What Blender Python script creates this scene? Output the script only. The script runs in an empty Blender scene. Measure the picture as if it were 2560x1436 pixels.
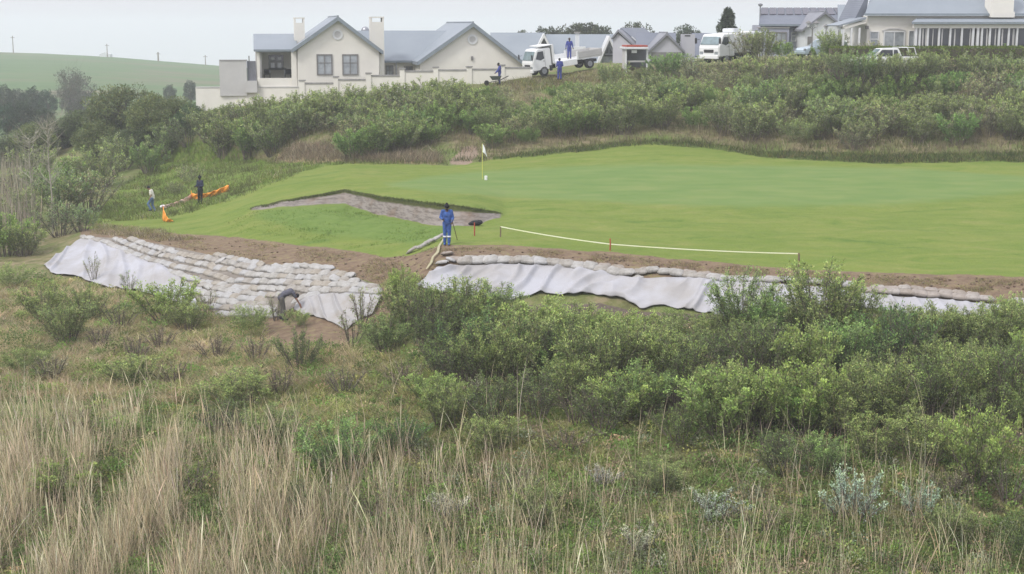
import bpy, math, random
import numpy as np
from mathutils import Vector, Matrix, noise as mnoise
R = math.radians
SC = bpy.context.scene
COL = SC.collection
random.seed(7); RNG = np.random.default_rng(7)

# ------------------------------------------------------------------ camera, sky, sun, exposure
PITCH = R(10.3); F = 3600.0; CX, CY = 1280.0, 718.0
CAMZ = 14.0
cam_d = bpy.data.cameras.new('camera'); cam = bpy.data.objects.new('camera', cam_d); COL.objects.link(cam)
cam.location = (0, 0, CAMZ); cam.rotation_euler = (math.pi/2 - PITCH, 0, 0)
cam_d.sensor_width = 36; cam_d.lens = 36*F/2560; cam_d.clip_start = .5; cam_d.clip_end = 9000
SC.camera = cam
SC.view_settings.view_transform = 'Standard'; SC.view_settings.look = 'None'
SC.view_settings.exposure = 0.0; SC.view_settings.gamma = 1.0
try: SC.view_settings.use_curve_mapping = False
except Exception: pass
SC.render.engine = 'CYCLES'
cy = SC.cycles
cy.use_denoising = True
try: cy.denoiser = 'OPENIMAGEDENOISE'
except Exception: pass
cy.max_bounces = 6; cy.diffuse_bounces = 3; cy.glossy_bounces = 2; cy.transmission_bounces = 3
cy.volume_bounces = 1; cy.transparent_max_bounces = 6; cy.caustics_reflective = False; cy.caustics_refractive = False
SUN_EL, SUN_AZ = R(50), R(228)
w = bpy.data.worlds.new('World'); SC.world = w; w.use_nodes = True
n = w.node_tree; n.nodes.clear()
def N(t, kind, **kw):
    x = t.nodes.new(kind)
    for k, v in kw.items(): setattr(x, k, v)
    return x
out = N(n, 'ShaderNodeOutputWorld')
sky = N(n, 'ShaderNodeTexSky', sky_type='NISHITA', sun_disc=False, sun_elevation=SUN_EL, sun_rotation=SUN_AZ)
sky.air_density = 1.0; sky.dust_density = 4.0
bg1 = N(n, 'ShaderNodeBackground'); bg1.inputs['Strength'].default_value = .05
n.links.new(sky.outputs[0], bg1.inputs[0])
# overcast layer: horizon value 1, zenith about 2.6 times brighter, faint cloud mottling
tc = N(n, 'ShaderNodeTexCoord'); sep = N(n, 'ShaderNodeSeparateXYZ'); n.links.new(tc.outputs['Generated'], sep.inputs[0])
rmp = N(n, 'ShaderNodeMapRange'); rmp.inputs['From Min'].default_value = 0.0; rmp.inputs['From Max'].default_value = 1.0
rmp.inputs['To Min'].default_value = .70; rmp.inputs['To Max'].default_value = 1.25
n.links.new(sep.outputs['Z'], rmp.inputs['Value'])
cn = N(n, 'ShaderNodeTexNoise'); cn.inputs['Scale'].default_value = 2.2; cn.inputs['Detail'].default_value = 3
mp = N(n, 'ShaderNodeMapping'); mp.inputs['Scale'].default_value = (1, 1, 3.5)
n.links.new(tc.outputs['Generated'], mp.inputs[0]); n.links.new(mp.outputs[0], cn.inputs['Vector'])
cr = N(n, 'ShaderNodeMapRange'); cr.inputs['From Min'].default_value = .3; cr.inputs['From Max'].default_value = .7
cr.inputs['To Min'].default_value = .94; cr.inputs['To Max'].default_value = 1.05
n.links.new(cn.outputs[0], cr.inputs['Value'])
mul = N(n, 'ShaderNodeMath', operation='MULTIPLY'); n.links.new(rmp.outputs[0], mul.inputs[0]); n.links.new(cr.outputs[0], mul.inputs[1])
bg2 = N(n, 'ShaderNodeBackground'); bg2.inputs[0].default_value = (1.10, 1.09, 1.17, 1)
n.links.new(mul.outputs[0], bg2.inputs['Strength'])
add = N(n, 'ShaderNodeAddShader'); n.links.new(bg1.outputs[0], add.inputs[0]); n.links.new(bg2.outputs[0], add.inputs[1])
n.links.new(add.outputs[0], out.inputs['Surface'])
sd = bpy.data.lights.new('sun', 'SUN'); so = bpy.data.objects.new('sun', sd); COL.objects.link(so)
sd.energy = 2.3; sd.angle = R(12); sd.color = (1, .97, .92)
so.rotation_euler = (math.pi/2 - SUN_EL, 0, math.pi - SUN_AZ + R(0)); so.location = (0, 0, 60)

# ------------------------------------------------------------------ picture geometry -> world
CT, ST = math.cos(PITCH), math.sin(PITCH)
FW = np.array([0, CT, -ST]); UP = np.array([0, ST, CT]); RT = np.array([1., 0, 0]); CP = np.array([0, 0, CAMZ])
def W(px, py, d):
    """point seen at (px, py) of the 2560 px photograph at depth d metres"""
    px = np.asarray(px, float); py = np.asarray(py, float); d = np.asarray(d, float)
    x = (px-CX)/F*d; y = (CY-py)/F*d
    return CP + x[..., None]*RT + y[..., None]*UP + d[..., None]*FW
def py_of(z, d):   # picture row of height z (relative to the camera) at depth d
    return CY - F*(z + d*ST)/(d*CT)

# ------------------------------------------------------------------ the terrain as surveyed lines (px, py, depth)
ROWS = [
 ('near',  [(-1200,4300,1.5),(3800,4300,1.5)], 6),
 ('bank',  [(-1200,2900,15),(3800,2900,15)], 14),
 ('toe',   [(-1200,1750,30),(3800,1750,30)], 26),
 ('low',   [(-1200,1436,38),(3800,1436,38)], 40),
 ('mid',   [(-1200,1080,48),(0,1080,47.5),(900,1080,46.5),(1600,1060,46),(2560,1060,44.5),(3800,1060,44)], 44),
 ('tarp0', [(-1200,760,70),(0,705,71),(110,668,74),(200,700,71.5),(330,728,69),(480,768,65),(560,797,63),(700,802,61.5),(800,806,60),(870,834,58.3),(960,790,58.6),(1040,735,58.2),(1250,775,57.3),(1500,768,57),(1600,790,56.4),(1780,797,55.6),(1900,792,54.8),(2100,782,54.2),(2300,802,53),(2560,812,52.4),(3800,825,52)], 40),
 ('edge',  [(-1200,700,76),(0,650,77),(110,632,78.5),(210,588,80),(330,597,77),(400,608,74.5),(530,635,70),(640,655,67),(700,663,65.5),(830,670,63.3),(880,688,62),(950,712,60.5),(1020,690,60),(1080,660,59.8),(1130,643,60.2),(1300,645,60),(1480,662,59.6),(1560,668,59.2),(1700,682,58.4),(1860,696,57.6),(2000,704,57),(2200,718,56),(2560,738,55.3),(3800,760,55)], 22),
 ('front', [(-1200,640,85),(0,600,86),(200,572,84),(400,582,79),(560,590,75.5),(700,607,70.5),(850,622,66.5),(960,642,63.5),(1020,640,62.6),(1110,612,62),(1250,612,62),(1500,628,61),(1700,648,60),(2000,672,58.5),(2300,685,57.6),(2560,693,57),(3800,710,56)], 40),
 ('bfoot', [(-1200,590,94),(0,560,94),(200,545,91),(400,545,88),(500,540,84.6),(600,528,80.6),(630,523,79.6),(750,513,79.4),(860,507,79.6),(875,514,79),(960,537,74.6),(1080,563,69.7),(1130,566,68.9),(1180,562,69.2),(1240,546,70.8),(1262,543,71.3),(1400,545,70.6),(1700,560,69),(2560,590,66.5),(3800,600,66)], 10),
 ('lip',   [(-1200,570,99),(0,535,99),(200,520,96),(400,528,92),(500,525,87.4),(600,522,81.6),(630,519,80.1),(750,494,80.0),(865,474,80.3),(880,479,79.7),(960,493,75.4),(1080,508,70.6),(1180,520,70.2),(1235,530,71.3),(1262,536,72.0),(1400,530,72.5),(1700,545,71),(2560,575,68.7),(3800,585,68)], 34),
 ('pin',   [(-1200,510,116),(0,480,115),(200,470,111),(400,470,105),(560,465,96),(700,452,89.5),(873,437,87.5),(1000,443,86.2),(1205,450,85),(1600,450,84),(2000,450,83.5),(2560,455,82.5),(3800,455,82)], 30),
 ('back',  [(-1200,430,138),(0,420,136),(200,410,127),(400,405,119),(560,405,112),(700,410,105),(850,408,99),(1000,412,97),(1120,415,96),(1200,405,97),(1400,386,98),(1560,368,99),(1640,363,99.3),(1760,370,98.6),(1900,392,95.5),(2000,402,93.8),(2200,408,92.7),(2560,405,92.7),(3800,405,92)], 40),
 ('crest', [(-1200,385,170),(0,372,162),(200,335,144),(400,305,124),(500,278,117),(700,258,115),(900,240,115),(1100,220,115),(1240,210,115.5),(1310,194,117.5),(1400,187,119.5),(1490,172,120),(1650,168,120),(1800,163,119),(2000,155,117),(2200,155,114),(2560,168,111),(3800,170,110)], 8),
]
def lineval(pts, px):
    a = np.array(pts, float)
    return np.interp(px, a[:, 0], a[:, 1]), 1/np.interp(px, a[:, 0], 1/a[:, 2])
def ground_d(px, py):
    """depth of the ground at picture point (px, py)"""
    pys, ds = [], []
    for nm, pts, k in ROWS:
        a, b = lineval(pts, px); pys.append(float(a)); ds.append(1/float(b))
    pys = np.array(pys)[::-1]; ds = np.array(ds)[::-1]
    return float(1/np.interp(py, pys, ds))
def G(px, py, lift=0.0):
    p = W(px, py, ground_d(px, py)); p[2] += lift
    return Vector(p)
def ground_many(px, py):
    P = np.stack([lineval(pts, px)[0] for nm, pts, k in ROWS]); D = np.stack([1/lineval(pts, px)[1] for nm, pts, k in ROWS])
    o = np.empty(len(px))
    for i in range(len(px)): o[i] = np.interp(py[i], P[::-1, i], D[::-1, i])
    return W(px, py, 1/o)
def scale_at(px, py): return F/ground_d(px, py)

# ------------------------------------------------------------------ mesh and object helpers
def mesh_np(name, V, Fa, mat=None, col=None, smooth=False):
    """V (n,3); Fa list of (m,k) integer arrays"""
    if isinstance(Fa, np.ndarray): Fa = [Fa]
    Fa = [f for f in Fa if len(f)]
    me = bpy.data.meshes.new(name)
    V = np.asarray(V, np.float32)
    me.vertices.add(len(V)); me.vertices.foreach_set('co', V.ravel())
    nl = sum(f.size for f in Fa); nf = sum(len(f) for f in Fa)
    me.loops.add(nl); me.loops.foreach_set('vertex_index', np.concatenate([f.ravel() for f in Fa]).astype(np.int32))
    me.polygons.add(nf)
    ls, s = [], 0
    for f in Fa:
        ls.append(s + np.arange(len(f))*f.shape[1]); s += f.size
    me.polygons.foreach_set('loop_start', np.concatenate(ls).astype(np.int32))
    if smooth: me.polygons.foreach_set('use_smooth', np.ones(nf, bool))
    me.update(calc_edges=True)
    if col is not None:
        at = me.color_attributes.new('col', 'FLOAT_COLOR', 'POINT')
        c = np.ones((len(V), 4), np.float32); c[:, :3] = col
        at.data.foreach_set('color', c.ravel())
    if mat: me.materials.append(mat)
    return me
def link(name, me, parent=None, loc=None):
    o = bpy.data.objects.new(name, me); COL.objects.link(o)
    if parent is not None: o.parent = parent
    if loc is not None: o.location = loc
    return o
def tag(o, label=None, cat=None, group=None, kind=None):
    if label: o['label'] = label
    if cat: o['category'] = cat
    if group: o['group'] = group
    if kind: o['kind'] = kind
    return o
def empty(name, loc=(0, 0, 0), rot=(0, 0, 0)):
    o = bpy.data.objects.new(name, None); COL.objects.link(o); o.location = loc; o.rotation_euler = rot
    o.empty_display_size = .2
    return o
class MB:
    def __init__(s): s.v = []; s.f = []
    def poly(s, pts):
        k = len(s.v); s.v += [tuple(p) for p in pts]; s.f.append(tuple(range(k, k+len(pts)))); return s
    def add(s, V, Fs):
        k = len(s.v); s.v += [tuple(p) for p in V]; s.f += [tuple(i+k for i in f) for f in Fs]; return s
    def box(s, x0, x1, y0, y1, z0, z1):
        V = [(x, y, z) for z in (z0, z1) for y in (y0, y1) for x in (x0, x1)]
        return s.add(V, [(0,2,3,1),(4,5,7,6),(0,1,5,4),(2,6,7,3),(0,4,6,2),(1,3,7,5)])
    def prism(s, poly, y0, y1):           # polygon in x,z extruded along y
        m = len(poly); V = [(x, y0, z) for x, z in poly] + [(x, y1, z) for x, z in poly]
        Fs = [tuple(range(m)), tuple(range(2*m-1, m-1, -1))] + [(i, i+m, (i+1) % m+m, (i+1) % m) for i in range(m)]
        return s.add(V, Fs)
    def slab(s, q, t):                    # four 3-D corners, thickened downward by t
        V = [tuple(p) for p in q] + [(p[0], p[1], p[2]-t) for p in q]
        return s.add(V, [(0,1,2,3),(7,6,5,4),(0,4,5,1),(1,5,6,2),(2,6,7,3),(3,7,4,0)])
    def tube(s, pts, rad, k=8, cap=True):
        pts = [Vector(p) for p in pts]
        if not hasattr(rad, '__len__'): rad = [rad]*len(pts)
        base = len(s.v)
        for i, p in enumerate(pts):
            t = (pts[min(i+1, len(pts)-1)] - pts[max(i-1, 0)]).normalized()
            a = t.cross(Vector((0, 0, 1)))
            if a.length < .05: a = t.cross(Vector((1, 0, 0)))
            a.normalize(); b = t.cross(a)
            for j in range(k):
                th = 2*math.pi*j/k; s.v.append(tuple(p + (a*math.cos(th) + b*math.sin(th))*rad[i]))
        for i in range(len(pts)-1):
            for j in range(k):
                s.f.append((base+i*k+j, base+i*k+(j+1) % k, base+(i+1)*k+(j+1) % k, base+(i+1)*k+j))
        if cap:
            s.f.append(tuple(base+j for j in range(k))[::-1]); s.f.append(tuple(base+(len(pts)-1)*k+j for j in range(k)))
        return s
    def ball(s, c, r, nu=12, nv=8):       # r may be a triple
        if not hasattr(r, '__len__'): r = (r, r, r)
        V = [(c[0], c[1], c[2]+r[2])]; 
        for i in range(1, nv):
            ph = math.pi*i/nv
            for j in range(nu):
                th = 2*math.pi*j/nu
                V.append((c[0]+r[0]*math.sin(ph)*math.cos(th), c[1]+r[1]*math.sin(ph)*math.sin(th), c[2]+r[2]*math.cos(ph)))
        V.append((c[0], c[1], c[2]-r[2])); L = len(V)-1; Fs = []
        for j in range(nu):
            Fs.append((0, 1+j, 1+(j+1) % nu)); Fs.append((L, L-nu+(j+1) % nu, L-nu+j))
            for i in range(nv-2): a = 1+i*nu; Fs.append((a+j, a+nu+j, a+nu+(j+1) % nu, a+(j+1) % nu))
        return s.add(V, Fs)
    def lathe(s, c, prof, k=14):          # profile (r, z) about a vertical axis at c
        base = len(s.v)
        for r_, z in prof:
            for j in range(k): th = 2*math.pi*j/k; s.v.append((c[0]+r_*math.cos(th), c[1]+r_*math.sin(th), c[2]+z))
        for i in range(len(prof)-1):
            for j in range(k): s.f.append((base+i*k+j, base+i*k+(j+1) % k, base+(i+1)*k+(j+1) % k, base+(i+1)*k+j))
        s.f.append(tuple(base+j for j in range(k))[::-1]); s.f.append(tuple(base+(len(prof)-1)*k+j for j in range(k)))
        return s
    def mesh(s, name, mat, smooth=False, bevel=0):
        me = bpy.data.meshes.new(name); me.from_pydata(s.v, [], s.f)
        if bevel:
            import bmesh
            b = bmesh.new(); b.from_mesh(me); bmesh.ops.remove_doubles(b, verts=b.verts, dist=1e-5)
            bmesh.ops.bevel(b, geom=list(b.edges), offset=bevel, segments=2, affect='EDGES', clamp_overlap=True); b.to_mesh(me); b.free()
        if smooth: me.polygons.foreach_set('use_smooth', [True]*len(me.polygons))
        me.materials.append(mat); me.update(); return me
    def build(s, name, mat, parent=None, smooth=False, bevel=0, loc=None):
        return link(name, s.mesh(name, mat, smooth, bevel), parent, loc)

# ------------------------------------------------------------------ materials
def srgb(r, g, b): return tuple(((c/255)/12.92 if c/255 <= .04045 else ((c/255+.055)/1.055)**2.4) for c in (r, g, b))
def mat(name, c1, c2=None, scale=3.0, rough=.75, bump=0.0, bscale=None, spec=.3, metal=0, detail=4, aniso=None, c3=None):
    m = bpy.data.materials.new(name); m.use_nodes = True; t = m.node_tree; b = t.nodes['Principled BSDF']
    b.inputs['Roughness'].default_value = rough; b.inputs['Specular IOR Level'].default_value = spec; b.inputs['Metallic'].default_value = metal
    if c2 is None: c2 = tuple(x*.86 for x in c1)
    tc = N(t, 'ShaderNodeTexCoord'); mp = N(t, 'ShaderNodeMapping'); t.links.new(tc.outputs['Object'], mp.inputs[0])
    if aniso: mp.inputs['Scale'].default_value = aniso
    no = N(t, 'ShaderNodeTexNoise'); no.inputs['Scale'].default_value = scale; no.inputs['Detail'].default_value = detail; no.inputs['Roughness'].default_value = .6
    t.links.new(mp.outputs[0], no.inputs['Vector'])
    r_ = N(t, 'ShaderNodeValToRGB'); t.links.new(no.outputs[0], r_.inputs[0])
    e = r_.color_ramp.elements; e[0].position = .36; e[0].color = (*c2, 1); e[1].position = .64; e[1].color = (*c1, 1)
    if c3: x = e.new(.5); x.color = (*c3, 1)
    t.links.new(r_.outputs[0], b.inputs['Base Color'])
    if bump:
        n2 = N(t, 'ShaderNodeTexNoise'); n2.inputs['Scale'].default_value = bscale or scale*4; n2.inputs['Detail'].default_value = 5
        t.links.new(mp.outputs[0], n2.inputs['Vector'])
        bp = N(t, 'ShaderNodeBump'); bp.inputs['Strength'].default_value = bump; bp.inputs['Distance'].default_value = .05
        t.links.new(n2.outputs[0], bp.inputs['Height']); t.links.new(bp.outputs[0], b.inputs['Normal'])
    return m
def leafmat(name, tint=(1, 1, 1), var=.22, transl=.3, rough=.6):
    """albedo from the per-leaf colour attribute, shifted a little for each plant"""
    m = bpy.data.materials.new(name); m.use_nodes = True; t = m.node_tree; b = t.nodes['Principled BSDF']
    at = N(t, 'ShaderNodeAttribute', attribute_name='col'); oi = N(t, 'ShaderNodeObjectInfo')
    ra = N(t, 'ShaderNodeValToRGB'); t.links.new(oi.outputs['Random'], ra.inputs[0])
    e = ra.color_ramp.elements
    e[0].position = 0; e[0].color = (tint[0]*(1+.35*var), tint[1]*(1+.3*var), tint[2]*(1-.1*var), 1)
    e[1].position = 1; e[1].color = (tint[0]*(1-.6*var), tint[1]*(1+.2*var), tint[2]*(1-.2*var), 1)
    for p, c in ((.25, (1-.5*var, 1-.55*var, 1-.4*var)), (.5, (1+.4*var, 1+.3*var, 1+.1*var)), (.75, (1-.2*var, 1-.35*var, 1-.1*var))):
        x = e.new(p); x.color = (tint[0]*c[0], tint[1]*c[1], tint[2]*c[2], 1)
    mx = N(t, 'ShaderNodeMix', data_type='RGBA', blend_type='MULTIPLY'); mx.inputs[0].default_value = 1
    t.links.new(at.outputs['Color'], mx.inputs[6]); t.links.new(ra.outputs[0], mx.inputs[7])
    t.links.new(mx.outputs[2], b.inputs['Base Color']); b.inputs['Roughness'].default_value = rough; b.inputs['Specular IOR Level'].default_value = .25
    tr = N(t, 'ShaderNodeBsdfTranslucent'); t.links.new(mx.outputs[2], tr.inputs[0])
    ms = N(t, 'ShaderNodeMixShader'); ms.inputs[0].default_value = transl
    t.links.new(b.outputs[0], ms.inputs[1]); t.links.new(tr.outputs[0], ms.inputs[2])
    t.links.new(ms.outputs[0], t.nodes['Material Output'].inputs['Surface'])
    return m

M = {}
M['wall'] = mat('cream_plaster', (.68, .66, .60), (.62, .60, .545), scale=.5, rough=.9, bump=.1, bscale=12)
M['wall_grey'] = mat('grey_plaster', (.47, .465, .45), (.42, .415, .405), scale=.6, rough=.9)
M['wall_lilac'] = mat('pale_lilac_plaster', (.42, .42, .46), (.38, .38, .42), scale=.6, rough=.9)
M['wall_blue'] = mat('bluegrey_plaster', (.33, .345, .41), (.29, .30, .36), scale=.7, rough=.9)
M['wall_white'] = mat('white_plaster', (.62, .645, .66), (.56, .58, .60), scale=.6, rough=.9)
M['coping'] = mat('weathered_coping', (.30, .295, .285), (.22, .215, .21), scale=2, rough=.9)
def roofmat(name, c, c2, ribs=4.0):
    m = mat(name, c, c2, scale=.35, rough=.45, spec=.45)
    t = m.node_tree; b = t.nodes['Principled BSDF']
    tc = N(t, 'ShaderNodeTexCoord'); wv = N(t, 'ShaderNodeTexWave', wave_type='BANDS', bands_direction='X'); wv.inputs['Scale'].default_value = ribs
    t.links.new(tc.outputs['Object'], wv.inputs['Vector'])
    bp = N(t, 'ShaderNodeBump'); bp.inputs['Strength'].default_value = .35; bp.inputs['Distance'].default_value = .03
    t.links.new(wv.outputs[0], bp.inputs['Height']); t.links.new(bp.outputs[0], b.inputs['Normal'])
    return m
M['roof'] = roofmat('blue_grey_sheet_roof', (.215, .245, .275), (.19, .22, .25))
M['roof_trim'] = mat('roof_trim_paint', (.21, .245, .27), (.18, .21, .235), rough=.5)
M['roof_dark'] = roofmat('dark_grey_roof', (.135, .15, .185), (.11, .125, .16))
M['roof_mid'] = roofmat('mid_grey_roof', (.20, .205, .23), (.165, .17, .195))
M['frame'] = mat('grey_window_frame', (.19, .185, .18), (.15, .147, .143), rough=.6)
M['frame_w'] = mat('white_joinery', (.62, .63, .63), (.55, .56, .56), rough=.5)
def glassmat(name, c, rough=.08):
    m = mat(name, c, tuple(x*.6 for x in c), scale=1.3, rough=rough, spec=.8); return m
M['glass'] = glassmat('curtained_glass', (.34, .37, .39))
M['glass_dark'] = glassmat('dark_glass', (.035, .04, .05))
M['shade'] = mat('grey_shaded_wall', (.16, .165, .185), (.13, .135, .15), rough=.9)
M['pv'] = mat('solar_cells', (.055, .05, .07), (.04, .038, .055), scale=8, rough=.25, spec=.7)
M['metal'] = mat('galvanised_metal', (.33, .34, .36), (.26, .27, .29), rough=.4, metal=.6)
M['black'] = mat('black_rubber', (.018, .018, .02), (.03, .03, .032), rough=.8)
M['white_paint'] = mat('white_vehicle_paint', (.72, .73, .73), (.66, .67, .66), scale=2, rough=.3, spec=.5)
M['wood'] = mat('weathered_wood', (.20, .15, .10), (.12, .09, .06), scale=6, rough=.9, aniso=(6, 6, 1))
M['bark'] = mat('bark', (.15, .125, .095), (.085, .07, .055), scale=9, rough=.95, bump=.5)
M['twig'] = mat('brown_twigs', (.17, .145, .12), (.09, .075, .065), scale=7, rough=.95)
M['stake_red'] = mat('red_painted_wood', (.42, .07, .04), (.25, .06, .04), scale=8, rough=.7)
M['flag'] = mat('white_flag_cloth', (.75, .76, .78), (.68, .69, .71), rough=.9)
M['pole_y'] = mat('yellow_fibreglass', (.62, .62, .14), (.5, .5, .12), rough=.4)
M['tape'] = mat('pale_yellow_tape', (.66, .68, .42), (.72, .73, .60), scale=1.3, rough=.5)
M['skin'] = mat('dark_brown_skin', (.06, .035, .024), (.045, .027, .018), scale=20, rough=.55)
M['skin2'] = mat('brown_skin', (.28, .15, .105), (.22, .12, .085), scale=20, rough=.55)
M['blue'] = mat('blue_workwear', (.045, .105, .31), (.03, .07, .22), scale=9, rough=.9, bump=.3, bscale=14)
M['blue2'] = mat('royal_blue_workwear', (.05, .065, .27), (.035, .045, .19), scale=9, rough=.9, bump=.3, bscale=14)
M['navy'] = mat('navy_jacket', (.022, .028, .06), (.014, .018, .04), scale=9, rough=.9)
M['blackc'] = mat('black_cloth', (.016, .017, .02), (.010, .011, .014), scale=9, rough=.9)
M['denim'] = mat('faded_denim', (.13, .20, .33), (.08, .13, .24), scale=9, rough=.9)
M['cream'] = mat('cream_cotton', (.68, .66, .58), (.58, .56, .49), scale=6, rough=.9, bump=.3)
M['greyt'] = mat('charcoal_shirt', (.10, .10, .125), (.065, .065, .085), scale=9, rough=.9)
M['khaki'] = mat('grey_trousers', (.115, .11, .10), (.075, .072, .065), scale=6, rough=.9, bump=.3)
M['reflect'] = mat('reflective_band', (.66, .68, .70), (.55, .57, .60), scale=12, rough=.4)
M['boot'] = mat('dark_boots', (.03, .035, .05), (.018, .02, .03), rough=.8)

# ------------------------------------------------------------------ terrain mesh
def poly_mask(poly, X, Y):
    poly = np.array(poly, float); ins = np.zeros(X.shape, bool); m = len(poly)
    for i in range(m):
        x0, y0 = poly[i]; x1, y1 = poly[(i+1) % m]
        if y0 == y1: continue
        c = ((Y < y0) != (Y < y1)) & (X < (x1-x0)*(Y-y0)/(y1-y0)+x0); ins ^= c
    return ins
def blur(A, k):
    for _ in range(k):
        B = A.copy(); B[1:-1] = (A[:-2]+2*A[1:-1]+A[2:])/4; A = B
        B = A.copy(); B[:, 1:-1] = (A[:, :-2]+2*A[:, 1:-1]+A[:, 2:])/4; A = B
    return A
cols = np.concatenate([np.arange(-1200, -40, 40), np.arange(-40, 2600, 7), np.arange(2600, 3801, 40)]).astype(float)
LAWN = [(205,572),(300,540),(420,535),(560,506),(640,476),(700,452),(760,428),(830,412),(900,408),(1000,412),(1120,416),(1200,405),(1400,386),(1560,368),(1640,363),(1760,370),(1900,392),(2000,402),(2200,408),(2560,405),(3800,405),(3800,712),(2560,694),(2300,686),(2000,673),(1700,649),(1500,629),(1250,613),(1110,613),(1020,641),(960,643),(850,623),(700,608),(560,591),(400,583)]
GREEN = [(960,462),(1050,444),(1200,430),(1400,418),(1600,412),(2000,415),(2300,424),(2560,440),(3300,445),(3300,480),(2560,478),(2400,498),(2200,514),(1900,516),(1700,513),(1400,500),(1250,492),(1100,479),(1000,470)]
SOIL = [(205,572),(400,583),(560,591),(700,608),(850,623),(960,643),(1020,641),(1060,630),(1110,613),(1250,613),(1500,629),(1700,649),(2000,673),(2300,686),(2560,694),(3800,712),(3800,790),(2560,775),(2200,745),(2000,725),(1700,705),(1560,700),(1300,670),(1140,665),(1090,690),(1050,735),(960,800),(870,850),(760,850),(690,820),(620,800),(560,800),(480,770),(560,700),(960,720),(1000,690),(1040,650),(950,712),(880,690),(700,670),(530,640),(330,603),(205,600)]
SOIL2 = [(660,815),(740,790),(870,840),(860,870),(720,880),(650,850)]
LUSH = [(205,565),(240,530),(330,450),(400,385),(480,355),(560,360),(640,400),(700,410),(850,405),(1120,412),(1120,405),(830,412),(760,428),(700,452),(640,476),(560,506),(420,540),(300,548)]
FLOORP = [(640,525),(760,516),(860,510),(960,541),(1080,566),(1150,566),(1110,592),(1050,612),(930,600),(800,585),(700,560),(640,545)]
LITTER = [(1000,790),(1060,745),(1250,765),(1500,760),(1600,780),(1800,790),(2100,775),(2300,795),(2640,805),(2640,1130),(2300,1130),(2000,1150),(1750,1060),(1500,1040),(1300,1000),(1100,960)]
BACKEDGE = [(1230,395),(1400,372),(1560,355),(1640,350),(1760,357),(1900,378),(2200,385),(2560,380),(3800,380),(3800,406),(2560,406),(2200,409),(2000,403),(1900,393),(1760,371),(1640,364),(1400,387),(1230,404)]
PATH = [(1120,412),(1170,412),(1200,385),(1190,362),(1160,368),(1135,390)]
OCHRE = [(680,395),(740,360),(830,365),(850,400),(980,400),(1080,395),(1110,412),(900,408),(720,408)]
grid = []; rowid = []
for i in range(len(ROWS)-1):
    p0, d0 = lineval(ROWS[i][1], cols); p1, d1 = lineval(ROWS[i+1][1], cols); k = ROWS[i][2]
    for j in range(k):
        t = j/k; grid.append((p0+(p1-p0)*t, 1/((1-t)/d0+t/d1))); rowid.append(i)
p0, d0 = lineval(ROWS[-1][1], cols); grid.append((p0, d0)); rowid.append(len(ROWS)-1)
GP = np.array([g[0] for g in grid]); GD = np.array([g[1] for g in grid])
V0 = W(np.broadcast_to(cols, GP.shape), GP, GD)
# soften the kinks between survey lines on the turf (not at the bunker)
PXg = np.broadcast_to(cols, GP.shape).copy(); PYg = GP.copy()
def attr(poly, k=1): return blur(poly_mask(poly, PXg, PYg).astype(float), k)
m_lawn = attr(LAWN, 2); m_green = attr(GREEN, 5); m_soil = np.maximum(attr(SOIL, 2), attr(SOIL2, 3)); m_lush = attr(LUSH, 4)
m_path = np.maximum(attr(PATH, 2), .0); m_och = attr(OCHRE, 3); m_edge = attr(BACKEDGE, 1); m_floor = attr(FLOORP, 5); m_lit = attr(LITTER, 4)
rid = np.array(rowid); W_0 = len(cols)
bun = np.zeros(GP.shape); lip = np.zeros(GP.shape)
nb = [i for i, r in enumerate(rowid) if r == 8]
inb = (cols > 625) & (cols < 1252)
for q, i in enumerate(nb): bun[i] = inb*1.0
for i in nb[-2:] : lip[i] = inb*1.0
i8 = nb[-1]+1; lip[i8] = inb*1.0
# rough displacement outside the turf
nz = np.zeros(GP.shape)
for a in range(V0.shape[0]):
    y_ = V0[a, :, 1]
    for b_ in range(V0.shape[1]):
        p = V0[a, b_]
        nz[a, b_] = mnoise.noise(Vector((p[0]*.35, p[1]*.35, 0)))*.6 + mnoise.noise(Vector((p[0]*1.3, p[1]*1.3, 3)))*.35 + mnoise.noise(Vector((p[0]*3.7, p[1]*3.7, 9)))*.22
flat = blur(((rid == 5) | (rid == 6)).astype(float)[:, None]*np.ones(W_0), 3)
rough = np.clip(1-m_lawn-bun, 0, 1)*(.22-.12*m_soil)*(1-.93*flat)
mound = m_lawn*(.16-.08*m_green)
V0[..., 2] += nz*rough + nz*mound
V0[..., 2] -= blur(poly_mask(SOIL, PXg, PYg).astype(float), 1)*0.0
# rows behind the crest: plateau for the houses, valley at the left, far hill, land beyond
def zrow(zpts, d):
    z = np.interp(cols, [p[0] for p in zpts], [p[1] for p in zpts]); return W(cols, CY - F*(z+d*ST)/(d*CT), np.full(len(cols), float(d)))
SKY_L = [(-1200,120),(0,131),(100,134),(280,143),(400,153),(550,165),(900,192),(2000,240),(3800,260)]
ext = []
ext.append(zrow([(-1200,-16),(300,-15),(470,-12.5),(560,-7.5),(1000,-5.2),(1300,-4.1),(1900,-3.3),(3800,-2.8)], 150))
ext.append(zrow([(-1200,-18),(400,-17.5),(560,-13),(800,-7),(1300,-5),(1900,-4),(3800,-3)], 190))
ext.append(zrow([(-1200,-20.5),(3800,-20)], 290)); ext.append(zrow([(-1200,-20.5),(3800,-20)], 360))
pt = np.interp(cols, [p[0] for p in SKY_L], [p[1] for p in SKY_L])
zt = (CY-pt)/F*CT - ST
for t in (.2, .4, .6, .8, 1.0):
    d = 360+340*t; zz = -20.5 + (zt*700+20.5)*(1-(1-t)**1.35); ext.append(W(cols, CY - F*(zz+d*ST)/(d*CT), np.full(len(cols), d)))
for d, dz in ((760, -3), (1100, -40), (3000, -160), (8000, -420)):
    zz = np.minimum(zt*700+dz, -14+dz); ext.append(W(cols, CY - F*(zz+d*ST)/(d*CT), np.full(len(cols), float(d))))
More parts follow.
